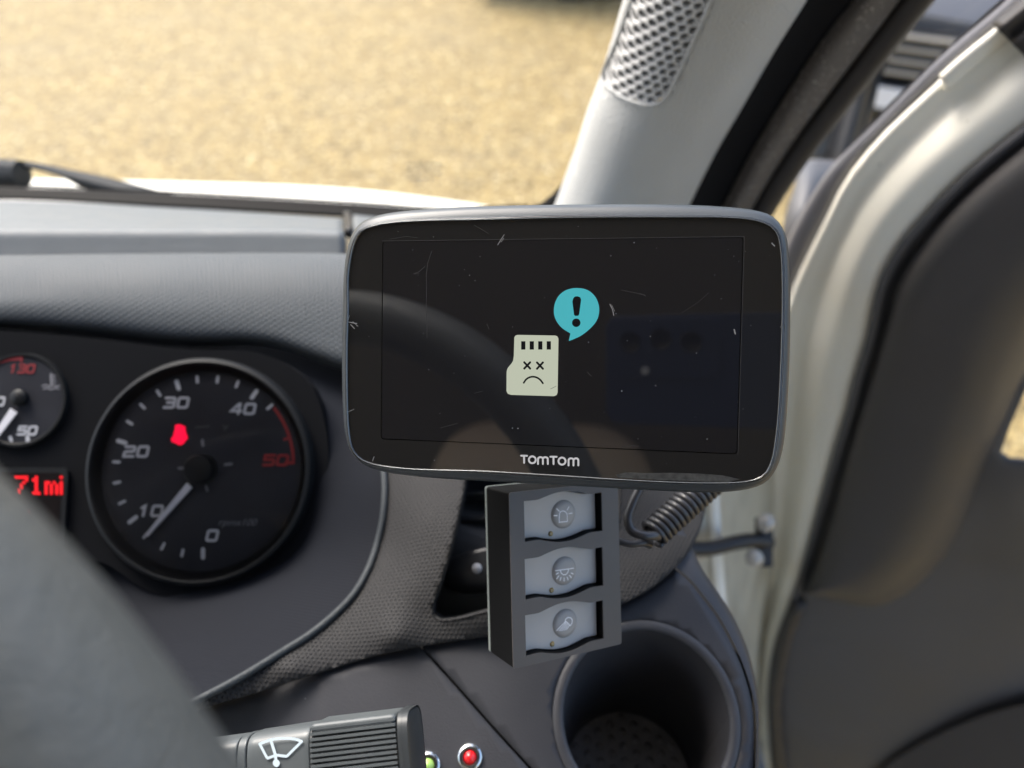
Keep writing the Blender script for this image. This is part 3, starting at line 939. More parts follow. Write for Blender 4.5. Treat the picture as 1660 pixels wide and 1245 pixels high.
d = tip - tl; d /= np.linalg.norm(d); nn = A((-d[1], d[0]))
ndl = prism('needle', f1, [tuple(tl + nn * .0019), tuple(tl - nn * .0019), tuple(tip - nn * .0009), tuple(tip + nn * .0009)], .0028, .0038, M['needle'], rev)
lathe('hub_cap', fh, [(0, .0080), (.0050, .0079), (.0072, .0072), (.0080, .0055), (.0080, .0006)], M['dialring'], rev, n=40)
poly = [loc1(140 + x / 3.458, 580 + y / 3.458) for x, y in ((500, 380), (528, 374), (558, 388), (556, 405), (562, 425), (572, 450), (560, 462), (545, 482), (525, 490), (505, 478), (484, 470), (478, 456), (492, 440), (497, 415), (503, 398))]
V, Fc = extr(f1, [tuple(p) for p in poly], .0006, .0009)
mk('warning_symbol', V, Fc, M['redlight'], rev, smooth=False)
items = [([loc1(*a) for a in q], .0008) for q in ([(318, 693), (340, 691)], [(362, 690), (368, 694)], [(364, 698), (370, 690)])]
strokes('unlit_symbol', f1, items, .0007, mat('unlit_print', (.05, .05, .055), .5), rev)
lathe('cover_lens', f1, [(0, .0105), (R0 * .5, .0095), (R0 - .002, .0062)], M['lens'], rev, n=60)
# temperature gauge
c2 = GP(33, 648)
f2 = Frame(GF(*c2), GF.u, GF.v, GF.w)
R2 = 74 * k_
tg = lathe('temperature_gauge', f2, [(0, .0004), (R2, .0004)], M['dial'], cl, n=60, smooth=False)
lathe('bezel_ring', f2, [(R2 - .0012, .0006), (R2 - .0004, .0016), (R2 + .0008, .0016), (R2 + .0014, -.003)], M['dialring'], tg, n=60)
def l2(px, py): return f2.px(px, py)
number('130', f2, l2(37, 598), 12.5 * k_, 10.5 * k_, M['redmark'], tg, 3.2 * k_)
number('50', f2, l2(46, 698), 12.5 * k_, 12 * k_, M['white'], tg, 3.6 * k_)
number('90', f2, l2(-14, 652), 12.5 * k_, 12 * k_, M['white'], tg, 3.6 * k_) if False else number('0', f2, l2(2, 651), 12.5 * k_, 12 * k_, M['white'], tg, 3.6 * k_)
strokes('red_zone', f2, [([l2(*q) for q in ((-30, 600), (-12, 590), (2, 586), (18, 582), (36, 581))], .0022), ([l2(36, 577), l2(36, 586)], .0012)], .0008, M['redmark'], tg)
strokes('tick_marks', f2, [([l2(18, 709), l2(20, 714)], .0017), ([l2(46, 709), l2(47, 717)], .0021)], .0008, M['white'], tg)
strokes('thermometer_symbol', f2, [([l2(*q) for q in ((70, 626), (76, 624), (82, 627), (88, 624), (94, 627), (98, 625))], .0007), ([l2(*q) for q in ((72, 631), (78, 629), (84, 632), (90, 629), (97, 631))], .0007),
        ([l2(84, 607), l2(85, 625)], .0011), ([l2(86, 609), l2(91, 609)], .0007), ([l2(86, 614), l2(91, 614)], .0007), ([l2(86, 619), l2(92, 619)], .0007)], .0008, M['grey_mark'], tg)
fh2 = Frame(f2(*l2(35, 645)), f2.u, f2.v, f2.w)
lathe('hub_cap', fh2, [(0, .0046), (.0030, .0044), (.0043, .0034), (.0044, .0006)], M['dialring'], tg, n=30)
a_, b_ = l2(-10, 718), l2(27, 666); d = a_ - b_; d /= np.linalg.norm(d); nn = A((-d[1], d[0]))
prism('needle', f2, [tuple(b_ + nn * .0022), tuple(b_ - nn * .0022), tuple(a_ - nn * .0013), tuple(a_ + nn * .0013)], .0018, .0026, M['needle'], tg)
# trip display
ca, cb = GP(-10, 825), None
td = prism('trip_display', GF, [tuple(p + ca) for p in np.array(rrect(236 * k_, 132 * k_, .0035))], -.0014, .0012, M['dialring'], cl)
prism('display_window', GF, [tuple(p + ca) for p in np.array(rrect(218 * k_, 116 * k_, .0025))], .0013, .0014, M['display'], td)
PIX = {'7': ['#####', '....#', '...#.', '..#..', '..#..', '.#...', '.#...'], '1': ['..#..', '.##..', '..#..', '..#..', '..#..', '..#..', '.###.'],
       'm': ['.....', '.....', '##.#.', '#.#.#', '#.#.#', '#.#.#', '#.#.#'], 'i': ['#', '.', '#', '#', '#', '#', '#']}
V, Fc = [], []
x = 24.0
for ch, w in (('7', 5), ('1', 5), ('m', 5), ('i', 1)):
    g_ = PIX[ch]
    for r_, row in enumerate(g_):
        for q, cc in enumerate(row):
            if cc == '#':
                px_, py_ = x + q * 4.3, 772 + r_ * 4.3
                b = len(V)
                for a1, b1 in ((-.6, -.4), (4.0, -.4), (4.0, 4.0), (-.6, 4.0)):
                    V.append(GF(*GF.px(px_ + a1, py_ + b1, .0016), .0016))
                Fc.append((b, b + 1, b + 2, b + 3))
    x += w * 4.3 + 3
for px_, py_ in ((43, 829), (55, 847), (53, 845), (44, 832)):
    b = len(V)
    for a1, b1 in ((0, 0), (3, 0), (3, 4), (0, 4)): V.append(GF(*GF.px(px_ + a1, py_ + b1, .0016), .0016))
    Fc.append((b, b + 1, b + 2, b + 3))
mk('range_readout', V, Fc, M['redlcd'], td, smooth=False, face_cam=True)

# ------------------------------------------------------------------ windscreen pillar with speaker grille and door seals
pl = empty('windscreen_pillar', P(1010, 330, .57), 'pale grey windscreen pillar trim with round-holed speaker grille', 'pillar trim')
le = [(838, 470, .60), (870, 400, .585), (902, 330, .57), (930, 260, .548), (950, 200, .53), (980, 120, .508), (1017, 0, .475), (1060, -130, .44), (1120, -300, .40)]
re = [(1065, 470, .575), (1090, 400, .563), (1119, 331, .55), (1157, 254, .53), (1206, 169, .508), (1260, 76, .483), (1308, 0, .463), (1380, -130, .43), (1480, -300, .39)]
def rake(rows):
    return [(a, b, z * float(np.interp(b, [-300, 0, 400, 480], [.83, .90, 1, 1]))) for a, b, z in rows]
le, re = rake(le), rake(re)
nU, nV = 70, 120
le_s = crom([P(*q) for q in le], nV); re_s = crom([P(*q) for q in re], nV)
def pillar_pt(u, v):
    """u 0..1 across, v 0..1 along: bulging trim surface"""
    i = v * (nV - 1); i0 = int(min(max(i, 0), nV - 2)); t = i - i0
    a = le_s[i0] * (1 - t) + le_s[i0 + 1] * t
    b = re_s[i0] * (1 - t) + re_s[i0 + 1] * t
    m = a * (1 - u) + b * u
    ax = le_s[i0 + 1] - le_s[i0]; ax /= np.linalg.norm(ax)
    ac = b - a; w_ = np.linalg.norm(ac); ac /= w_
    n = np.cross(ac, ax); n /= np.linalg.norm(n)
    if n.dot(CAM - m) < 0: n = -n
    # superellipse-like dome, steeper at the glass side
    s = 2 * u - 1
    h = .034 * (1 - abs(s) ** 2.6) * (1 - .25 * s) - .05 * max(0, .05 - u) * 6
    return m + n * h, n
# grille patch is cut out of the trim: grid in (u, v), grille outline in pixel space tested by projection
def proj(p):
    q = np.asarray(p) - CAM; z = q.dot(AF)
    return (830 + q.dot(AX) / z * F, 622.5 - q.dot(AU) / z * F)
gr_px = [tuple(p) for p in crom([(976, 128), (1000, 152), (1030, 166), (1058, 170), (1076, 162), (1084, 150), (1110, 95), (1133, 45), (1152, 0), (1185, -80), (1220, -160), (1120, -200), (1078, -140), (1024, 0), (1000, 66)], 90, True)]
# invert pixel -> (u, v) by a lookup grid
UU, VV = np.meshgrid(np.linspace(-.0, 1, 60), np.linspace(0, 1, 90))
PG = np.array([[proj(pillar_pt(UU[i, j], VV[i, j])[0]) for j in range(60)] for i in range(90)])
def inv(px, py):
    d = ((PG - (px, py)) ** 2).sum(2); i, j = np.unravel_index(d.argmin(), d.shape)
    u, v = UU[i, j], VV[i, j]
    for _ in range(12):
        p0 = np.array(proj(pillar_pt(u, v)[0])); e = 1e-3
        ju = (np.array(proj(pillar_pt(u + e, v)[0])) - p0) / e; jv = (np.array(proj(pillar_pt(u, v + e)[0])) - p0) / e
        J = np.stack([ju, jv], 1)
        try: s = np.linalg.solve(J, np.array([px, py]) - p0)
        except Exception: break
        u = min(max(u + .7 * float(np.clip(s[0], -.1, .1)), .0), 1.0); v = min(max(v + .7 * float(np.clip(s[1], -.1, .1)), 0), 1)
    return u, v
gr_uv = [inv(*q) for q in gr_px]
LV = np.linalg.norm(le_s[-1] - le_s[0]); WU = .105
gm = [(u * WU, v * LV) for u, v in gr_uv]
outl = [(x, 0) for x in np.linspace(0, WU, 24)[:-1]] + [(WU, y) for y in np.linspace(0, LV, 50)[:-1]] + [(x, LV) for x in np.linspace(WU, 0, 24)[:-1]] + [(0, y) for y in np.linspace(LV, 0, 50)[:-1]]
v2, f2_ = cdt(outl, [gm], .0045)
V = [pillar_pt(a / WU, b / LV)[0] for a, b in v2]
mk('pillar_trim', V, f2_, M['pillar'], pl, uv=v2, face_cam=True, solid=.0025)
# grille: every hole modelled, 4.4 mm pitch
pit = .0060
V, Fc = [], []
gmc = np.array(gm).mean(0)
r0, r1 = int((min(q[1] for q in gm)) / (pit * .866)) - 1, int(max(q[1] for q in gm) / (pit * .866)) + 2
def gp(a, b, d):
    p, n = pillar_pt(a / WU, b / LV); return p - n * d
key = {}
def gv(a, b, d):
    k = (round(a, 5), round(b, 5), round(d, 5))
    if k not in key:
        key[k] = len(V); V.append(gp(a, b, d))
    return key[k]
for rI in range(r0, r1):
    for cI in range(-2, int(WU / pit) + 3):
        a = cI * pit + (pit / 2 if rI % 2 else 0); b = rI * pit * .866
        if not pip(gm, (a, b)) and not any(pip(gm, (a + pit * .5 * math.cos(t), b + pit * .5 * math.sin(t))) for t in (0, 1.05, 2.1, 3.14, 4.2, 5.2)): continue
        if a < .0005 or a > WU - .001 or b > LV * .97: continue
        hexv = []
        for k in range(12):
            t = math.pi / 6 * k + math.pi / 6
            rr_ = pit / math.sqrt(3) if k % 2 == 0 else pit / 2
            hexv.append((a + rr_ * math.cos(t), b + rr_ * math.sin(t)))
        ring = []
        for d_, rad_ in ((.0008, None), (.0008, .43), (.0013, .40), (.0034, .39)):
            if rad_ is None: ring.append([gv(*q, d_) for q in hexv])
            else: ring.append([gv(a + pit * rad_ * math.cos(math.pi / 6 * k + math.pi / 6), b + pit * rad_ * math.sin(math.pi / 6 * k + math.pi / 6), d_) for k in range(12)])
        for i in range(3):
            for k in range(12):
                k2 = (k + 1) % 12
                Fc.append((ring[i][k], ring[i][k2], ring[i + 1][k2], ring[i + 1][k]))
grl = mk('speaker_grille', V, Fc, M['grille'], pl, face_cam=True, autosmooth=35)
Vb, Fb = [], []
vb, fb = cdt([tuple(gmc + (np.array(q) - gmc) * 1.01) for q in gm], [], .006)
mk('grille_backing', [gp(a, b, .0033) for a, b in vb], fb, M['grilledark'], grl, face_cam=True)
gl_ = [gp(a, b, -.0004) for a, b in gm]
tube('grille_rim', gl_, .0011, M['pillar'], grl, ns=8, closed=True)
# seals beside the trim
def strip(name, rows, m, **kw):
    return loft(name, rows, m, pl, nu=70, **kw)
s1 = [(1058, 470, .588), (1086, 400, .575), (1116, 331, .562), (1153, 254, .543), (1202, 169, .52), (1256, 76, .497), (1304, 0, .478), (1376, -130, .445)]
s2 = [(1120, 470, .60), (1142, 400, .588), (1173, 332, .575), (1222, 240, .552), (1288, 131, .522), (1340, 55, .503), (1383, 0, .488), (1480, -130, .45)]
s2b = [(1130, 470, .588), (1160, 400, .576), (1194, 332, .563), (1247, 240, .54), (1315, 131, .512), (1368, 55, .493), (1410, 0, .479), (1508, -130, .44)]
s3 = [(1150, 470, .60), (1181, 400, .588), (1214, 337, .575), (1274, 238, .55), (1345, 140, .522), (1405, 62, .503), (1452, 0, .488), (1545, -130, .45)]
s3b = [(1156, 475, .63), (1187, 405, .615), (1222, 342, .60), (1282, 242, .575), (1352, 145, .547), (1412, 66, .527), (1459, 4, .512), (1552, -126, .47)]
s1, s2, s2b, s3, s3b = [rake(q) for q in (s1, s2, s2b, s3, s3b)]
strip('flocked_seal', [[P(*q) for q in s1], [P(a, b, z + .004) for a, b, z in [((p[0] + q[0]) / 2, (p[1] + q[1]) / 2, (p[2] + q[2]) / 2) for p, q in zip(s1, s2)]], [P(*q) for q in s2]], M['fabric'], nv=10, solid=.003)
strip('fuzzy_seal_lip', [[P(a, b, z + .001) for a, b, z in s2], [P(*q) for q in s2b], [P(*q) for q in s3], [P(*q) for q in s3b]], M['fuzz'], nv=20, solid=.003)
r1_ = [(1166, 470, .605), (1196, 400, .592), (1226, 340, .582), (1290, 240, .556), (1352, 158, .533), (1412, 80, .512), (1474, 0, .49), (1572, -130, .45)]
r1_ = rake(r1_)
tube('rubber_seal', crom([P(a + 7, b + 4, z + .008) for a, b, z in r1_], 60), .0095, M['rubber'], pl, ns=16)

# ------------------------------------------------------------------ open driver's door
dd = np.array([.97, .17, -.17]); du_ = np.array([0, -.707, -.707])
dn = np.cross(dd, du_); dn /= np.linalg.norm(dn)
if dn[2] > 0: dn = -dn                           # towards the camera
D0 = C3(1290, 500, .64)
def dplane(h=0.0): return plane_depth(D0 + dn * h, dn)
d_base = dplane(0)
def dpts(pts, h):
    f = dplane(h)
    return [P(a, b, f(a, b)) for a, b in pts]
lft = [(1690, -20), (1616, 42), (1570, 82), (1518, 133), (1431, 215), (1396, 255), (1367, 295), (1336, 358), (1305, 420), (1283, 470), (1264, 540), (1256, 640), (1252, 740), (1250, 830), (1240, 950), (1222, 1040), (1214, 1140), (1210, 1250), (1210, 1340)]
rgt = [(1790, 110), (1720, 168), (1660, 214), (1587, 272), (1529, 327), (1500, 359), (1465, 400), (1432, 460), (1412, 550), (1393, 610), (1378, 670), (1359, 730), (1330, 830), (1307, 911), (1281, 988), (1261, 1040), (1248, 1118), (1250, 1196), (1262, 1340)]
nn_ = 80
lc, rc = crom(lft, nn_), crom(rgt, nn_)
rows = []
for t, h in ((0, -.012), (.04, .000), (.22, .002), (.32, .005), (.44, .013), (.62, .0225), (.84, .0265), (1.0, .023), (1.03, .0)):
    f_ = dplane(h)
    row = []
    for i in range(nn_):
        q = lc[i] * (1 - t) + rc[i] * t
        row.append(P(*q, f_(*q)))
    rows.append(row)
dr = loft('door', rows, M['cream'], van, label='open cream painted door with dark inner panel', nu=90, nv=60, solid=.004)
# overlapping pressed tab near the top
tb = crom([(1690, -15), (1620, 40), (1560, 88), (1522, 122)], 20)
rows = []
for t, h in ((0, .004), (.15, .0075), (.8, .0075), (1, .003)):
    f_ = dplane(h)
    rows.append([P(*(q + A((14, 26)) * t), f_(*(q + A((14, 26)) * t))) for q in tb])
loft('frame_flange', rows, M['cream'], dr, nu=24, nv=10, solid=.002)
# dark outer frame strip, between the glass and the painted flange
ol = crom([(1700, -70), (1630, 0), (1529, 87), (1442, 174), (1400, 216), (1367, 249), (1338, 283), (1298, 347), (1265, 420), (1248, 500), (1240, 620)], nn_)
il = crom([(1740, -50), (1660, 8), (1530, 124), (1436, 213), (1400, 252), (1370, 294), (1338, 358), (1306, 422), (1285, 472), (1266, 540), (1258, 640)], nn_)
rows = []
for t, h in ((0, -.030), (.1, -.014), (.75, -.010), (.8, -.016), (1.05, -.02)):
    f_ = dplane(h)
    rows.append([P(*(a * (1 - t) + b * t), f_(*(a * (1 - t) + b * t))) for a, b in zip(ol, il)])
loft('window_frame', rows, M['doorrubber'], dr, nu=90, nv=20, solid=.01)
# black weatherstrip piece at the top
rows = []
for t, h in ((0, .006), (.2, .016), (.5, .012), (.55, .018), (.9, .018), (1, .006)):
    f_ = dplane(h)
    rows.append([P(*q, f_(*q)) for q in crom([A((1608, 38)) + A((58, 58)) * t, A((1660, -4)) + A((58, 58)) * t, A((1760, -90)) + A((58, 58)) * t], 12)])
loft('weatherstrip', rows, M['rubber'], dr, nu=14, nv=24, solid=.004)
# inner panel
pan = [tuple(p) for p in rc] + [(1300, 1340), (1900, 1340), (1900, 60)]
gl_px = [tuple(p) for p in crom([(1700, 560), (1660, 640), (1630, 712), (1622, 742), (1650, 748), (1780, 742), (1900, 730), (1900, 560)], 40, True)]
f_p = dplane(.020)
ptps = tps([(1660, 214, 0), (1500, 359, 0), (1400, 600, 0), (1310, 900, 0), (1250, 1100, 0), (1262, 1340, 0), (1700, 300, .004), (1600, 600, .006), (1600, 900, .004), (1640, 800, .032), (1600, 830, .018), (1750, 800, .034), (1400, 1100, .006), (1600, 1100, -.004), (1850, 1000, 0), (1650, 1300, -.012), (1450, 1250, .004), (1850, 1300, -.012), (1850, 200, 0), (1350, 1250, .004)])
patch('inner_panel', pan, lambda a, b: f_p(a, b) - ptps(a, b), M['doorpanel'], dr, holes=[gl_px], step=22, solid=.004)
tube('panel_edge', [P(*q, dplane(.030)(*q)) for q in rc[6:]], .0036, M['doorpanel'], dr, ns=10)
# raised grip / pocket cover
gro = [(1790, 122), (1720, 182), (1660, 232), (1592, 288), (1537, 340), (1492, 394), (1455, 452), (1434, 520), (1420, 570), (1398, 640), (1372, 730), (1345, 830), (1322, 915), (1308, 960)]
gri = [(1990, 200), (1880, 300), (1800, 400), (1745, 480), (1700, 545), (1662, 620), (1624, 716), (1590, 786), (1558, 858), (1516, 921), (1475, 960), (1423, 983), (1369, 977), (1308, 963)]
gc, gi = crom(gro, 70), crom(gri, 70)
rows = []
for t, h in ((0, .022), (.04, .038), (.12, .048), (.35, .058), (.6, .064), (.80, .060), (.92, .048), (.98, .034), (1, .018)):
    f_ = dplane(h)
    rows.append([P(*(a * (1 - t) + b * t), f_(*(a * (1 - t) + b * t))) for a, b in zip(gc, gi)])
loft('door_grip', rows, M['doorgrip'], dr, nu=90, nv=50)
# cloth speaker area low on the panel
loft('speaker_cloth', [[P(*q, dplane(.030)(*q)) for q in ((1415, 1262), (1450, 1232), (1520, 1192), (1590, 1162), (1670, 1140), (1800, 1120))],
                       [P(*q, dplane(.032)(*q)) for q in ((1425, 1300), (1470, 1290), (1560, 1260), (1640, 1250), (1720, 1250), (1820, 1250))],
                       [P(*q, dplane(.028)(*q)) for q in ((1425, 1360), (1470, 1360), (1560, 1360), (1640, 1360), (1720, 1360), (1820, 1360))]], M['doorcloth'], dr, nu=40, nv=20)
# lower black bumper strip on the shut face
tube('lower_buffer', crom([P(*q, dplane(.034)(*q)) for q in ((1296, 975), (1279, 1010), (1266, 1060), (1256, 1120), (1257, 1190), (1268, 1260), (1275, 1320))], 30), .0085, M['rubber'], dr)
f_ = dplane(-.01)
mk('window_glass', [P(a, b, f_(a, b)) for a, b in [(1560, 540), (1590, 780), (1920, 780), (1920, 520)]], [(0, 1, 2, 3)], M['windscreen'], dr, smooth=False, face_cam=True)
mk('quarter_glass', [P(a, b, dplane(-.022)(a, b)) for a, b in [(1640, -10), (1440, 178), (1300, 350), (1250, 420), (1235, 330), (1500, -30)]], [(0, 1, 2, 3, 4, 5)], M['windscreen'], dr, smooth=False, face_cam=True)
# door mirror outside the quarter glass
mir = loft('door_mirror', [[P(1400, 60, .84), P(1372, 150, .87), P(1340, 262, .90), P(1330, 300, .92)],
                           [P(1420, 70, .82), P(1395, 150, .85), P(1362, 262, .88), P(1350, 300, .90)],
                           [P(1440, 80, .85), P(1420, 160, .88), P(1405, 240, .91), P(1396, 300, .93)]], M['wheelhub'], dr, nu=24, nv=14, solid=.03)
loft('mirror_glass', [[P(1382, 90, .86), P(1330, 190, .88), P(1296, 255, .90)], [P(1410, 90, .87), P(1362, 190, .89), P(1342, 262, .91)]], mat('mirror_glass', (.30, .32, .35), .15, metal=.6), dr, nu=10, nv=6, solid=.01)
loft('mirror_foot', [[P(1296, 262, .80), P(1320, 258, .80), P(1372, 262, .80)], [P(1288, 300, .77), P(1312, 292, .76), P(1352, 296, .78)], [P(1272, 352, .76), P(1300, 350, .74), P(1330, 350, .77)], [P(1262, 420, .78), P(1290, 420, .76), P(1310, 420, .79)]],
     mat('mirror_foot_plastic', (.08, .08, .085), .5), dr, nu=12, nv=16, solid=.01)

# door check strap between body and door
ck = empty('door_check_strap', P(1190, 882, .60), 'black door check strap bolted to cream door edge beside the dashboard end', 'door check')
V, Fc = tube_mesh(crom([P(1105, 888, .60), P(1150, 889, .605), P(1190, 880, .61), P(1222, 876, .618), P(1248, 880, .625)], 24), .0062, 12)
mk('strap', V, Fc, M['black'], ck)
fk = Frame(P(1238, 876, .622), AX, AU, -AF)
box('bracket', fk, -.005, .007, -.022, .018, -.01, .004, M['black'], ck, .002)
for (px_, py_) in ((1243, 848), (1224, 906), (1134, 894)):
    fb_ = Frame(P(px_, py_, .610), AX + AF * .3, AU, None)
    if fb_.w.dot(CAM - fb_.o) < 0: fb_.w = -fb_.w
    lathe('bolt', fb_, [(0, .006), (.0035, .0058), (.0058, .004), (.006, .001), (.0075, .0005), (.0075, -.003)], M['steel'], ck, n=12)

# ------------------------------------------------------------------ steering wheel
def Rm(a, b, c):
    cx_, sx = math.cos(a), math.sin(a); cy_, sy = math.cos(b), math.sin(b); cz_, sz = math.cos(c), math.sin(c)
    return A([[cz_, -sz, 0], [sz, cz_, 0], [0, 0, 1]]) @ A([[cy_, 0, sy], [0, 1, 0], [-sy, 0, cy_]]) @ A([[1, 0, 0], [0, cx_, -sx], [0, sx, cx_]])
wc = W((-.2073, .1611, .0839)); wn = W((.003, -.011, -.99994)) - CAM
wu = np.cross(wn, AU); wu /= np.linalg.norm(wu); wv = np.cross(wn, wu)
if wv.dot(AU) < 0: wv = -wv; wu = -wu
FS = Frame(wc, wu, wv)
if FS.w.dot(wn) < 0: FS.w = -FS.w
sw = empty('steering_wheel', wc, 'grey leather steering wheel rim, blurred in the near lower left corner', 'steering wheel')
path = [FS(.19 * math.cos(t), .19 * math.sin(t)) for t in np.linspace(0, 2 * math.pi, 97)[:-1]]
tube('rim', path, .0187, M['wheel'], sw, ns=28, closed=True)
lathe('hub', FS, [(0, -.012), (.045, -.014), (.07, -.022), (.078, -.04), (.07, -.07)], M['wheelhub'], sw, n=48)
for a in (180, 270, 0):
    t = rad(a)
    tube('spoke', crom([FS(.06 * math.cos(t), .06 * math.sin(t), -.035), FS(.12 * math.cos(t), .12 * math.sin(t), -.028), FS(.186 * math.cos(t), .186 * math.sin(t), -.004)], 12), .014, M['wheelhub'], sw, ns=12)

# ------------------------------------------------------------------ wiper stalk
st = empty('wiper_stalk', P(330, 1225, .245), 'grey column stalk with white wiper symbol and ribbed end at the bottom edge', 'stalk')
ax0, ax1 = C3(270, 1262, .258), C3(668, 1216, .250)
axd = ax1 - ax0; Ls = np.linalg.norm(axd); axd /= Ls
wv_ = -(ax0 + ax1) / 2; wv_ -= wv_.dot(axd) * axd; wv_ /= np.linalg.norm(wv_)
upv = np.cross(wv_, axd); upv = upv if upv[1] < 0 else -upv
upv = upv * math.cos(rad(10)) + wv_ * math.sin(rad(10))
FSt = Frame(W(ax0), W(axd) - CAM, W(upv) - CAM)
if FSt.w.dot(CAM - FSt.o) < 0: FSt.w = -FSt.w
def stalk_seg(name, x0, x1, r0, r1, m, ribs=0, rnd=.0):
    """rounded-rectangle barrel along the stalk axis"""
    def ring(x, hw, hh):
        out = []
        for k in range(96):
            t = 2 * math.pi * k / 96
            c_, s_ = math.cos(t), math.sin(t)
            e = .5
            a = hw * math.copysign(abs(c_) ** e, c_); b = hh * math.copysign(abs(s_) ** e, s_)
            out.append((x, a, b))
        return out
    secs = []
    n = 10
    for i in range(n + 1):
        t = i / n
        secs.append((x0 + (x1 - x0) * t, r0[0] + (r1[0] - r0[0]) * t, r0[1] + (r1[1] - r0[1]) * t))
    if rnd:
        secs = [(x0, secs[0][1] - rnd, secs[0][2] - rnd), (x0 + rnd * .3, secs[0][1] - rnd * .3, secs[0][2] - rnd * .3)] + [(s[0] + (rnd if i == 0 else -rnd if i == n else 0), s[1], s[2]) for i, s in enumerate(secs)] + [(x1 - rnd * .3, secs[-1][1] - rnd * .3, secs[-1][2] - rnd * .3), (x1, secs[-1][1] - rnd, secs[-1][2] - rnd)]
    V, Fc = [], []
    for s in secs:
        V += [FSt(*q) for q in ring(*s)]
    for i in range(len(secs) - 1):
        for k in range(96):
            k2 = (k + 1) % 96
            Fc.append((i * 96 + k, i * 96 + k2, (i + 1) * 96 + k2, (i + 1) * 96 + k))
    Fc.append(tuple(range(96))); Fc.append(tuple((len(secs) - 1) * 96 + k for k in range(96)))
    return mk(name, V, Fc, m, st, autosmooth=35)
def sx_(px): return FSt.px(px, 1215, .009)[0]
x_a, x_b, x_c, x_d, x_e = sx_(382), sx_(398), sx_(502), sx_(646), sx_(666)
stalk_seg('shaft', x_a - .05, x_a, (.0105, .0085), (.0112, .009), M['stalk'], rnd=.0006)
stalk_seg('collar', x_a + .0004, x_b, (.0114, .0092), (.0116, .0094), M['stalk'], rnd=.0005)
stalk_seg('barrel', x_b + .0005, x_c, (.0118, .0095), (.0124, .0098), M['stalk'], rnd=.0005)
kn = stalk_seg('knob', x_c, x_d, (.0120, .0093), (.0128, .0096), M['stalkdark'])
stalk_seg('end_cap', x_d, x_e, (.0136, .0106), (.0134, .0104), M['stalkdark'], rnd=.0018)
for k in range(15):
    y = -.0115 + k * .00162
    V, Fc = boxm(FSt, x_c + .0006, x_d - .0002, y, y + .00085, .004, .0104 - .0007 * (abs(k - 7) / 7) ** 3)
    if k == 0: VV_, FF_ = [], []
    b = len(VV_); VV_ += V; FF_ += [tuple(i + b for i in t) for t in Fc]
mk('ribs', VV_, FF_, M['stalk'], kn, smooth=False)
V, Fc = boxm(FSt, x_c + .0006, x_d - .0001, .0098, .0131, -.006, .0096)
mk('knob_top', V, Fc, M['stalk'], kn, smooth=False, bevel=.0015)
def sp(px, py): return FSt.px(px, py, .0102)
items = [([sp(*q) for q in crom([(421, 1206), (440, 1199), (460, 1197), (478, 1198), (489, 1202)], 12)], .00085),
         ([sp(421, 1206), sp(432, 1227), sp(434, 1229)], .00085), ([sp(489, 1202), sp(466, 1225), sp(464, 1226)], .00085),
         ([sp(434, 1229), sp(448, 1224), sp(464, 1226)], .00085), ([sp(440, 1203), sp(446, 1222), sp(448, 1237)], .0010), ([sp(447.5, 1236.5), sp(448.5, 1237.5)], .0022)]
strokes('wiper_symbol', FSt, items, .0102, M['symbol'], st)

# ------------------------------------------------------------------ switch box
TL, BL, TR = C3(825.3, 798.7, .283), C3(832, 1085, .2834), C3(1001.5, 780, .307)
FB = Frame(W(TL), W(TR) - W(TL), W(TL) - W(BL))      # origin top left corner, u right, v up
if FB.w.dot(CAM - FB.o) < 0: FB.w = -FB.w
bw = np.linalg.norm(TR - TL); bh = np.linalg.norm(BL - TL)
sb = empty('switch_box', FB(bw / 2, -bh, -.01), 'black box with brown-grey face and three grey rubber push switches', 'switch panel')
T_ = .0045
outer = [tuple(p) for p in np.array(rrect(bw, bh, .0010, 3)) + (bw / 2, -bh / 2)]
holes, cents = [], []
o_ = lambda x, y: (770 + x / 4.017, 780 + y / 4.017)
for (x, y) in ((582, 230), (587, 596), (590, 952)):
    c = FB.px(*o_(x, y)); cents.append(c)
    hw, hh, bl = .0182, .0079, .0021
    side = crom([(-hw, hh), (-hw * .64, hh), (-hw * .52, hh + .0006), (-hw * .2, hh + bl * .9), (0, hh + bl), (hw * .2, hh + bl * .9), (hw * .52, hh + .0006), (hw * .64, hh), (hw, hh)], 30)
    hp = [tuple(c + q) for q in side] + [tuple(c - q) for q in side]
    holes.append(hp)
fp = prism('faceplate', FB, outer, -.0005, 0, M['boxface'], sb, holes=holes)
prism('housing', FB, outer, -.0195, -.0006, M['boxside'], sb, holes=[[tuple(c + (np.array(q) - c) * .998) for q in hp] for c, hp in zip(cents, holes)])
prism('back_edge', FB, outer, -.0213, -.0197, M['boxback'], sb)
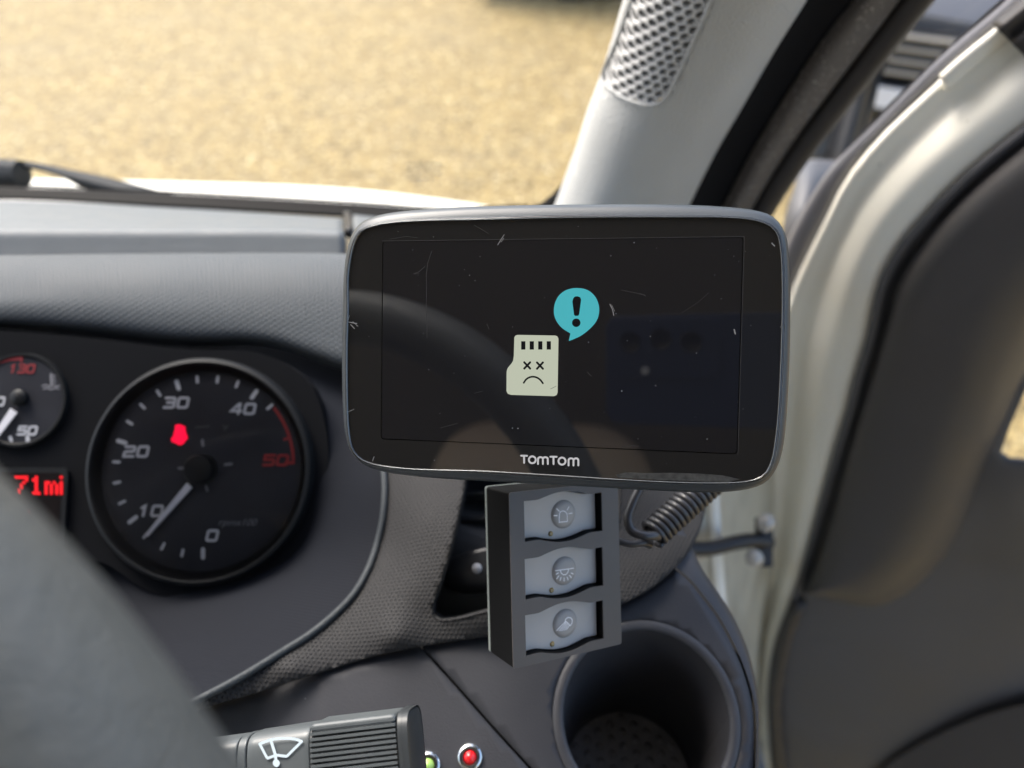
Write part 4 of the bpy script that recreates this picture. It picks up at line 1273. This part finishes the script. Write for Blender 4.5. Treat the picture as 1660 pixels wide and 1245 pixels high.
for i, ((x, y), (lx, ly)) in enumerate(zip(((575, 215), (580, 583), (585, 925)), ((492, 342), (498, 710), (503, 1060)))):
    c = cents[i]
    btn = prism('switch', FB, [tuple(c + (np.array(q) - c) * .97) for q in holes[i]], -T_ - .002, -T_ + .0006, M['button'], sb, bevel=.0005,
                label=('grey switch with a beacon symbol', 'grey switch with a ceiling lamp symbol', 'grey switch with a work lamp symbol')[i])
    zc = -T_ + .0006
    dc = FB.px(*o_(x, y), zc)
    fd = Frame(FB(dc[0], dc[1], zc), FB.u, FB.v, FB.w)
    lathe('button_dome', fd, [(0, .0011), (.0035, .0010), (.0052, .0007), (.0058, 0)], M['buttondisc'], btn, n=40)
    def z_(a, b): return FB.px(*o_(a, b), zc + .00115) - dc
    w_ = .00042
    if i == 0:
        it = [([z_(548, 270), z_(550, 212), z_(560, 197), z_(575, 193), z_(590, 200), z_(600, 215), z_(602, 262)], w_), ([z_(548, 268), z_(602, 262)], w_),
              ([z_(514, 224), z_(536, 224)], w_), ([z_(532, 180), z_(549, 196)], w_), ([z_(611, 168), z_(600, 188)], w_), ([z_(611, 212), z_(632, 208)], w_)]
    elif i == 1:
        it = [([z_(524, 583), z_(642, 567)], w_), ([z_(556, 582), z_(562, 600), z_(576, 610), z_(592, 608), z_(606, 592), z_(609, 575)], w_)]
        for a in (([528, 606], [543, 598]), ([532, 636], [545, 617]), ([554, 646], [560, 627]), ([580, 650], [580, 630]), ([606, 643], [600, 625]), ([627, 628], [615, 614]), ([640, 604], [625, 598])):
            it.append(([z_(*a[0]), z_(*a[1])], w_))
    else:
        it = [([z_(585, 925), z_(590, 900), z_(605, 887), z_(624, 890), z_(634, 905), z_(632, 925), z_(620, 942)], w_), ([z_(590, 912), z_(606, 925), z_(620, 942)], w_),
              ([z_(585, 918), z_(533, 972)], w_), ([z_(592, 922), z_(550, 974)], w_), ([z_(598, 928), z_(566, 973)], w_), ([z_(604, 934), z_(582, 970)], w_), ([z_(612, 940), z_(596, 966)], w_)]
    strokes('switch_symbol', fd, it, .00113, M['icon'], btn)
    lc_ = FB.px(*o_(lx, ly), zc)
    fl_ = Frame(FB(lc_[0], lc_[1], zc), FB.u, FB.v, FB.w)
    lathe('indicator_lens', fl_, [(0, .0007), (.0007, .0006), (.0011, .0001), (.0011, -.0002)], M['amber'], btn, n=18)

# ------------------------------------------------------------------ satnav
RR = Rm(.045, .195, .025)
sp0 = np.array([.0145, -.0145, .2645])
FN = Frame(W(sp0), W(RR[:, 0]) - CAM, -(W(RR[:, 1]) - CAM), -(W(RR[:, 2]) - CAM))
nav = empty('satnav', FN(0, -.047, -.01), 'black widescreen satnav with scratched glossy screen showing a memory card warning', 'satnav')
gpx = [(565.5, 499), (565.2, 450), (568.8, 421), (575.3, 395), (586, 376), (607.8, 367), (636.7, 362), (680, 359), (780, 357), (900, 354), (1000, 353), (1100, 352.8), (1164, 353), (1203, 355), (1228.5, 359), (1248, 367), (1258, 378),
       (1262.6, 393), (1265, 410), (1267, 449), (1267, 500), (1265, 580), (1261, 660), (1258, 696), (1255, 720), (1250.6, 744), (1242, 765), (1226.5, 775.6), (1208, 780), (1160, 782), (1100, 781), (1000, 776), (900, 769.5), (776, 762.6),
       (688.6, 760.5), (647, 757.8), (612, 753), (591.6, 746.7), (579, 738), (570.8, 723), (566, 695), (564.5, 668), (563.5, 620), (563.5, 560)]
NG = 160
gout = crom([FN.px(*q) for q in gpx], NG, True)
gcen = gout.mean(0)
opx = [(557.5, 520), (558.5, 460), (563, 415), (572, 382), (586, 362), (607, 352), (640, 345), (680, 341), (740, 337), (840, 333.5), (950, 332), (1080, 332), (1160, 335), (1220, 341), (1250, 350), (1268, 368), (1276, 392), (1280, 440), (1281, 510), (1279, 600),
       (1274.5, 680), (1268, 730), (1258, 760), (1240, 782), (1213, 792), (1160, 797.5), (1060, 794.5), (960, 789), (860, 783.5), (760, 778), (680, 772), (620, 763), (592, 753), (573, 735), (563, 708), (558, 660), (556.5, 590)]
bulge = crom([FN.px(*q, -.0050) for q in opx], NG, True)
# same starting angle for all rings
def by_angle(r, c):
    a = np.arctan2((r - c)[:, 1], (r - c)[:, 0]); i = int(np.argmin(np.abs(a - math.pi)))
    r = np.roll(r, -i, 0)
    a = np.unwrap(np.arctan2((r - c)[:, 1], (r - c)[:, 0]))
    if a[-1] < a[0]: r = np.vstack([r[:1], r[1:][::-1]]); a = np.unwrap(np.arctan2((r - c)[:, 1], (r - c)[:, 0]))
    t = a[0] + np.linspace(0, 2 * math.pi, 241)[:-1]
    aa = np.concatenate([a, [a[0] + 2 * math.pi]]); rr2 = np.vstack([r, r[:1]])
    return np.stack([np.interp(t, aa, rr2[:, 0]), np.interp(t, aa, rr2[:, 1])], 1)
gR, bR = by_angle(gout, gcen), by_angle(bulge, gcen)
def scale_in(r, d):
    v_ = r - gcen; l = np.linalg.norm(v_, axis=1)[:, None]
    return gcen + v_ * (1 - d / l)
def rings(name, seq, m, par, **kw):
    V, Fc = [], []
    n = 240
    for r, c in seq: V += [FN(a, b, c) for a, b in r]
    for i in range(len(seq) - 1):
        for k in range(n):
            k2 = (k + 1) % n
            Fc.append((i * n + k, i * n + k2, (i + 1) * n + k2, (i + 1) * n + k))
    if kw.pop('cap', False): Fc.append(tuple((len(seq) - 1) * n + k for k in range(n)))
    return mk(name, V, Fc, m, par, **kw)
mid = gR * .35 + bR * .65
rings('case', [(scale_in(gR, -.0011), -.0006), (mid, -.0014), (scale_in(bR, .0002), -.0034), (bR, -.0056), (scale_in(bR, .0006), -.0085), (scale_in(bR, .004), -.0125), (scale_in(bR, .010), -.0160), (scale_in(bR, .018), -.0175)], M['case'], nav, cap=True)
rings('rim', [(scale_in(gR, .0001), -.0002), (scale_in(gR, -.0002), .0005), (scale_in(gR, -.0006), .0006), (scale_in(gR, -.0010), .0001), (scale_in(gR, -.0012), -.0010)], M['rim'], nav)
lp = [FN(a, b, .00058) for a, b in scale_in(gR, -.0002)]
tube('rim_edge', lp, .00013, M['rimline'], nav, ns=6, closed=True)
lp = [FN(a, b, .0000) for a, b in scale_in(gR, -.00115)]
tube('rim_edge', lp, .00013, M['rimline'], nav, ns=6, closed=True)
V = [FN(a, b, 0) for a, b in gR]
gl = mk('front_glass', V, [tuple(range(240))], M['glass'], nav, smooth=False, face_cam=True)
scr = [FN.px(*q) for q in ((621.5, 392.4), (1203.9, 385.5), (1193.8, 734.9), (618.8, 710.6))]
def rq(q, r, n=5):
    """rounded quadrilateral"""
    out = []
    for i in range(4):
        p = q[i]; a = q[i - 1] - p; b = q[(i + 1) % 4] - p
        a = a / np.linalg.norm(a) * r; b = b / np.linalg.norm(b) * r
        for k in range(n + 1):
            t = k / n
            out.append(tuple(p + a * (1 - t) ** 2 + b * t ** 2))
    return out
cs = np.mean(scr, 0)
big = [cs + (q - cs) * A((1.0065, 1.009)) for q in scr]
prism('screen_edge', FN, rq(big, .0015), .00001, .00004, M['screengap'], nav)
scn = prism('screen', FN, rq(scr, .0012), .00001, .00009, M['screen'], nav)
# screen edge catch-light, painted as a thin pale line
strokes('screen_edge_glint', FN, [([tuple(cs + (q - cs) * A((1.008, 1.011))) for q in (scr[0], scr[1], scr[2])], .00014)], .00003, M['scratchglint'], nav)
ZI = .00014
q_ = lambda x, y: FN.px(790 + x / 3.7727, 440 + y / 3.7727, ZI)
card = [tuple(q_(*p)) for p in ((185, 388), (415, 392), (428, 397), (435, 412), (430, 740), (424, 756), (408, 763), (145, 755), (125, 748), (117, 732), (118, 612), (125, 590), (150, 560), (158, 545), (162, 515), (165, 405), (171, 393))]
crd = prism('memory_card_icon', FN, card, ZI - .00003, ZI, M['card'], nav)
items_v, items_f = [], []
for x in (207, 259, 311, 363):
    b = len(items_v)
    items_v += [FN(*q_(a, y), ZI + .00003) for a, y in ((x, 427), (x + 26, 427), (x + 26, 478), (x, 478))]
    items_f.append((b, b + 1, b + 2, b + 3))
mk('card_contacts', items_v, items_f, M['ink'], crd, smooth=False, face_cam=True)
k2 = 1 / 3.7727 / F * .2645
strokes('card_face', FN, [([q_(226, 556), q_(262, 594)], 13 * k2), ([q_(262, 556), q_(226, 594)], 13 * k2), ([q_(304, 557), q_(340, 595)], 13 * k2), ([q_(340, 557), q_(304, 595)], 13 * k2),
                          ([q_(*p) for p in crom([(223, 681), (238, 660), (260, 647), (282, 644), (305, 650), (325, 664), (340, 684)], 20)], 11 * k2)], ZI + .00003, M['ink'], crd)
bub = [tuple(p) for p in crom([q_(*p) for p in ((546, 101), (590, 106), (630, 124), (662, 158), (680, 200), (684, 245), (674, 290), (652, 325), (615, 362), (570, 395), (520, 418))], 40)] + [tuple(q_(498, 426))] + [tuple(q_(508, 380))] + [tuple(p) for p in crom([q_(*p) for p in ((500, 374), (462, 350), (430, 315), (411, 275), (407, 235), (415, 190), (440, 145), (480, 115), (520, 103))], 40)]
bb = prism('warning_bubble', FN, bub, ZI - .00003, ZI, M['teal'], nav)
ex = [tuple(q_(*p)) for p in ((525, 165), (536, 153), (552, 152), (568, 158), (574, 172), (562, 262), (556, 271), (536, 272), (530, 264), (520, 185))]
V, Fc = extr(FN, ex, ZI + .00001, ZI + .00004)
V2, F2 = extr(FN, [tuple(q_(*p)) for p in circ(544, 314, 26, 24)], ZI + .00001, ZI + .00004)
b = len(V); mk('exclamation_mark', V + V2, Fc + [tuple(i + b for i in t) for t in F2], M['ink'], bb, smooth=False)
# logo lettering, rounded strokes
# brand lettering position
lo = lambda x, y: FN.px(790 + x / 3.7727, 440 + y / 3.7727, .00008)
LW = 11.5 * k2
items = []
def Tt(x0, x1, y, h):
    items.append(([lo(x0, y), lo(x1, y + .02 * (x1 - x0))], LW)); xm = (x0 + x1) / 2
    items.append(([lo(xm, y + 2), lo(xm, y + h)], LW))
def Oo(cx_, cy_, r):
    items.append(([lo(cx_ + r * math.cos(t), cy_ + r * math.sin(t)) for t in np.linspace(0, 2 * math.pi, 25)[:-1]], LW, True))
def Mm(x0, w, y, h):
    pts = [lo(x0, y + h), lo(x0, y + 14)] + [lo(x0 + w / 4 - w / 4 * math.cos(t), y + 14 - 11 * math.sin(t)) for t in np.linspace(.4, math.pi - .2, 7)] + [lo(x0 + w / 2, y + 16)]
    items.append((pts, LW)); items.append(([lo(x0 + w / 2, y + 16), lo(x0 + w / 2, y + h)], LW))
    pts = [lo(x0 + w / 2, y + 16)] + [lo(x0 + w * .75 - w / 4 * math.cos(t), y + 14 - 11 * math.sin(t)) for t in np.linspace(.2, math.pi - .4, 7)] + [lo(x0 + w, y + 14), lo(x0 + w, y + h)]
    items.append((pts, LW))
Tt(207, 243, 1127, 43); Oo(275, 1152, 21); Mm(310, 60, 1133, 44)
Tt(386, 424, 1133, 45); Oo(457, 1160, 21.5); Mm(497, 60, 1140, 46)
strokes('brand_lettering', FN, items, .00008, M['logo'], nav)
# scratches and grime on the glass
sq = lambda x, y: FN.px(540 + x / 2.184, 310 + y / 2.184, .0001)
sc = [([(583, 190), (594, 172), (606, 154)], 2.2), ([(595, 180), (604, 166)], 2.0), ([(980, 400), (989, 418), (994, 440)], 2.4), ([(986, 402), (997, 425)], 1.2), ([(50, 470), (58, 440)], 2), ([(48, 462), (70, 466), (84, 468)], 3.2), ([(62, 472), (76, 486)], 2.6), ([(70, 462), (88, 478)], 2.0),
      ([(52, 782), (74, 772)], 1.6), ([(1420, 490), (1424, 505)], 4), ([(1553, 184), (1563, 194)], 3), ([(140, 955), (145, 940)], 2.5), ([(200, 985), (206, 975)], 2)]
for pts, w in sc:
    strokes('scratch', FN, [([sq(*p) for p in pts], w / 2.184 / F * .2645)], .00016, M['scratch'], nav)
sc = [([(350, 212), (335, 255), (330, 300), (331, 340), (330, 400), (333, 520)], 1.6), ([(285, 293), (305, 285), (326, 266)], 1.5), ([(285, 293), (305, 292)], 1.3), ([(1020, 350), (1060, 358), (1105, 368)], 1.4), ([(1085, 360), (1108, 372)], 1.2), ([(545, 470), (552, 488)], 2),
      ([(1020, 905), (1060, 900), (1085, 903)], 1.4), ([(500, 715), (530, 708)], 1.2), ([(380, 838), (440, 822)], 1.3), ([(500, 120), (550, 150)], 1.2), ([(200, 170), (260, 160), (300, 165)], 1.2), ([(1235, 430), (1290, 395), (1330, 360)], 1.0), ([(900, 640), (915, 655)], 2), ([(770, 700), (790, 690)], 1.6)]
for pts, w in sc:
    strokes('scratch', FN, [([sq(*p) for p in pts], w / 2.184 / F * .2645 * .8)], .00018, M['scratchglint'], nav, label='faint hairline scratch')
gs = [tuple(sq(*p)) for p in ((1000, 1003), (1040, 995), (1100, 998), (1200, 997), (1300, 1000), (1380, 1006), (1440, 1020), (1400, 1030), (1300, 1028), (1150, 1022), (1010, 1014))]
V, Fc = extr(FN, gs, .00001, .00005)
mk('edge_grime', V, Fc, M['smear'], nav, smooth=False)
# ball mount behind the case
tube('mount_arm', crom([FN(0, -.012, -.017), FN(0, -.016, -.05), FN(.002, -.02, -.10), FN(.004, -.02, -.16)], 16), .009, M['black'], nav, ns=14)

# ------------------------------------------------------------------ coiled cable
cc_ = empty('coiled_cable', P(1055, 872, .34), 'black coiled cable looping out beside the switch box under the satnav', 'cable')
c0_, c1_ = P(1056, 868, .335), P(1178, 758, .347)
axc = (c1_ - c0_); Lc = np.linalg.norm(axc); axc /= Lc
e1 = np.cross(axc, AF); e1 /= np.linalg.norm(e1); e2 = np.cross(axc, e1)
turns, rc_, rw = 17, .0058, .00138
path = []
for k in range(turns * 20 + 1):
    t = k / 20 * 2 * math.pi
    path.append(c0_ + axc * (Lc * k / (turns * 20)) + rc_ * (math.cos(t + 2.6) * e1 + math.sin(t + 2.6) * e2))
tube('coil', path, rw, M['cable'], cc_, ns=10)
tube('straight_lead', crom([P(1048, 740, .335), P(1042, 780, .332), P(1026, 815, .33), P(1018, 842, .329), P(1024, 860, .328), P(1044, 868, .327), P(1062, 869, .329), P(1070, 872, .336)], 60), .0021, M['cable'], cc_, ns=12)
tube('straight_lead', crom([P(985, 872, .333), P(1003, 877, .333), P(1022, 882, .333), P(1042, 880, .334), P(1054, 884, .338)], 30), .0016, M['cable'], cc_, ns=12)

# ------------------------------------------------------------------ things behind the camera that the screen mirrors
ph = empty('phone', W((.05, .03, -.012)), 'dark blue phone held up to the satnav, seen only mirrored in its screen', 'phone')
fph = Frame(W((0, 0, -.006)), AX, AU)
if fph.w.dot(AF) < 0: fph.w = -fph.w
prism('phone_body', fph, [tuple(p) for p in np.array(rrect(.158, .078, .010, 6)) + (.039, -.012)], -.0085, -.0012, M['phone'], ph, bevel=.001)
bar = prism('camera_bar', fph, [tuple(p) for p in np.array(rrect(.080, .042, .009, 6)) + (.001, .0035)], -.0012, 0, M['phone'], ph, bevel=.0006)
for px_, py_ in ((-.022, .008), (.000, .010), (.021, .008)):
    f3 = Frame(fph(px_, py_, 0), fph.u, fph.v, fph.w)
    lathe('camera_lens', f3, [(0, .0004), (.0062, .0004), (.0072, .0012), (.0076, .0001)], M['phonelens'], bar, n=24)
f3 = Frame(fph(-.011, -.0125, 0), fph.u, fph.v, fph.w)
lathe('flash', f3, [(0, .0006), (.0026, .0006), (.003, .0001)], M['lamp'], bar, n=16)
seat = empty('driver_seat', (-.05, -.55, .65), 'driver seat behind the steering wheel, with an added tan block mirrored as a pale hand', 'seat')
box('seat_cushion', WF, -.52, .02, -.60, -.12, 1.02, 1.18, M['bulk'], seat, .05)
box('backrest', WF, -.50, .00, -.66, -.50, 1.1, 1.86, M['bulk'], seat, .06)
hr = box('pale_hand_block', WF, -.45, -.11, -.62, -.42, 1.88, 2.20, M['seat'], seat, .095)  # tan block added so the screen mirrors a pale hand shape
hr.modifiers['bevel'].segments = 8
# ------------------------------------------------------------------ parked cars out on the gravel
def car(x, y, rz, label, paint):
    root = empty('parked_car', (x, y, 0), label, 'car', 'cars parked on the gravel')
    c_, s_ = math.cos(rz), math.sin(rz)
    fr = Frame((x, y, 0), (c_, s_, 0), (-s_, c_, 0), (0, 0, 1))       # u across, v along to the rear, front at v = 0
    sec = [(0.02, .30, .66, .78), (.12, .22, .78, .86), (.5, .20, .93, .90), (1.1, .20, 1.0, .92), (2.2, .20, 1.02, .93), (3.4, .22, 1.03, .92), (4.2, .26, 1.0, .88), (4.4, .35, .90, .80)]
    rows = []
    for v, z0, z1, hw in sec:
        rows.append([fr(a * hw, v + .10 * abs(a) ** 3 * (1 if v < 1 else 0), z) for a, z in ((-.92, z0), (-1, z0 + .15), (-1, (z0 + z1) / 2), (-.95, z1 - .08), (-.6, z1), (0, z1 + .03), (.6, z1), (.95, z1 - .08), (1, (z0 + z1) / 2), (1, z0 + .15), (.92, z0))])
    G = np.array(rows)
    V, Fc, uv = grid_mesh(G)
    Fc.append(tuple(range(11))); Fc.append(tuple(7 * 11 + k for k in range(11)))
    body = mk('body', V, Fc, paint, root, autosmooth=40)
    rows = []
    for v, zz, hw in ((1.15, 1.0, .80), (1.9, 1.46, .64), (2.6, 1.52, .66), (3.6, 1.45, .64), (4.25, 1.0, .76)):
        rows.append([fr(-hw, v, .98), fr(-hw, v, min(zz, 1.36)), fr(-hw * .7, v, zz), fr(hw * .7, v, zz), fr(hw, v, min(zz, 1.36)), fr(hw, v, .98)])
    V, Fc, uv = grid_mesh(np.array(rows)); mk('cabin_glass', V, Fc, M['carglass'], root, autosmooth=40)
    rows = []
    for v, zz, hw in ((1.85, 1.47, .52), (2.6, 1.54, .56), (3.65, 1.46, .52)):
        rows.append([fr(-hw, v, zz), fr(0, v, zz + .03), fr(hw, v, zz)])
    V, Fc, uv = grid_mesh(np.array(rows)); mk('roof', V, Fc, paint, root, uv=uv, solid=.03)
    gr_ = box('grille', fr, -.42, .42, -.02, .06, .40, .64, M['carblack'], root, .02)
    for k in range(4):
        box('grille_bar', fr, -.40, .40, -.045, -.018, .43 + k * .055, .447 + k * .055, M['steel'], gr_, .004)
    for s in (-1, 1):
        V, Fc = boxm(fr, s * .46, s * .80, .0, .16, .58, .70)
        mk('headlight', V, Fc, M['lamp'], root, smooth=False, bevel=.03)
    box('bumper', fr, -.84, .84, -.05, .10, .24, .38, M['carblack'], root, .04)
    box('number_plate', fr, -.26, .26, -.062, -.052, .27, .37, M['plate'], root, .002)
    for s in (-1, 1):
        for v in (.78, 3.55):
            fw_ = Frame(fr(s * .80, v, .32), fr.v, (0, 0, 1))
            fw_.w = fr.u * s
            w_ = lathe('wheel', fw_, [(.20, .10), (.30, .10), (.32, .07), (.32, -.08), (.20, -.08)], M['carblack'], root, n=32)
            lathe('hubcap', fw_, [(0, .105), (.12, .11), (.20, .10)], M['steel'], w_, n=20)
    return root
car(1.86, 3.62, rad(-22), 'dark grey car with bright headlights parked beyond the open door', M['carbody'])
car(-.30, 6.80, rad(-90), 'dark car far beyond the windscreen, only its underside in view', M['carblack'])
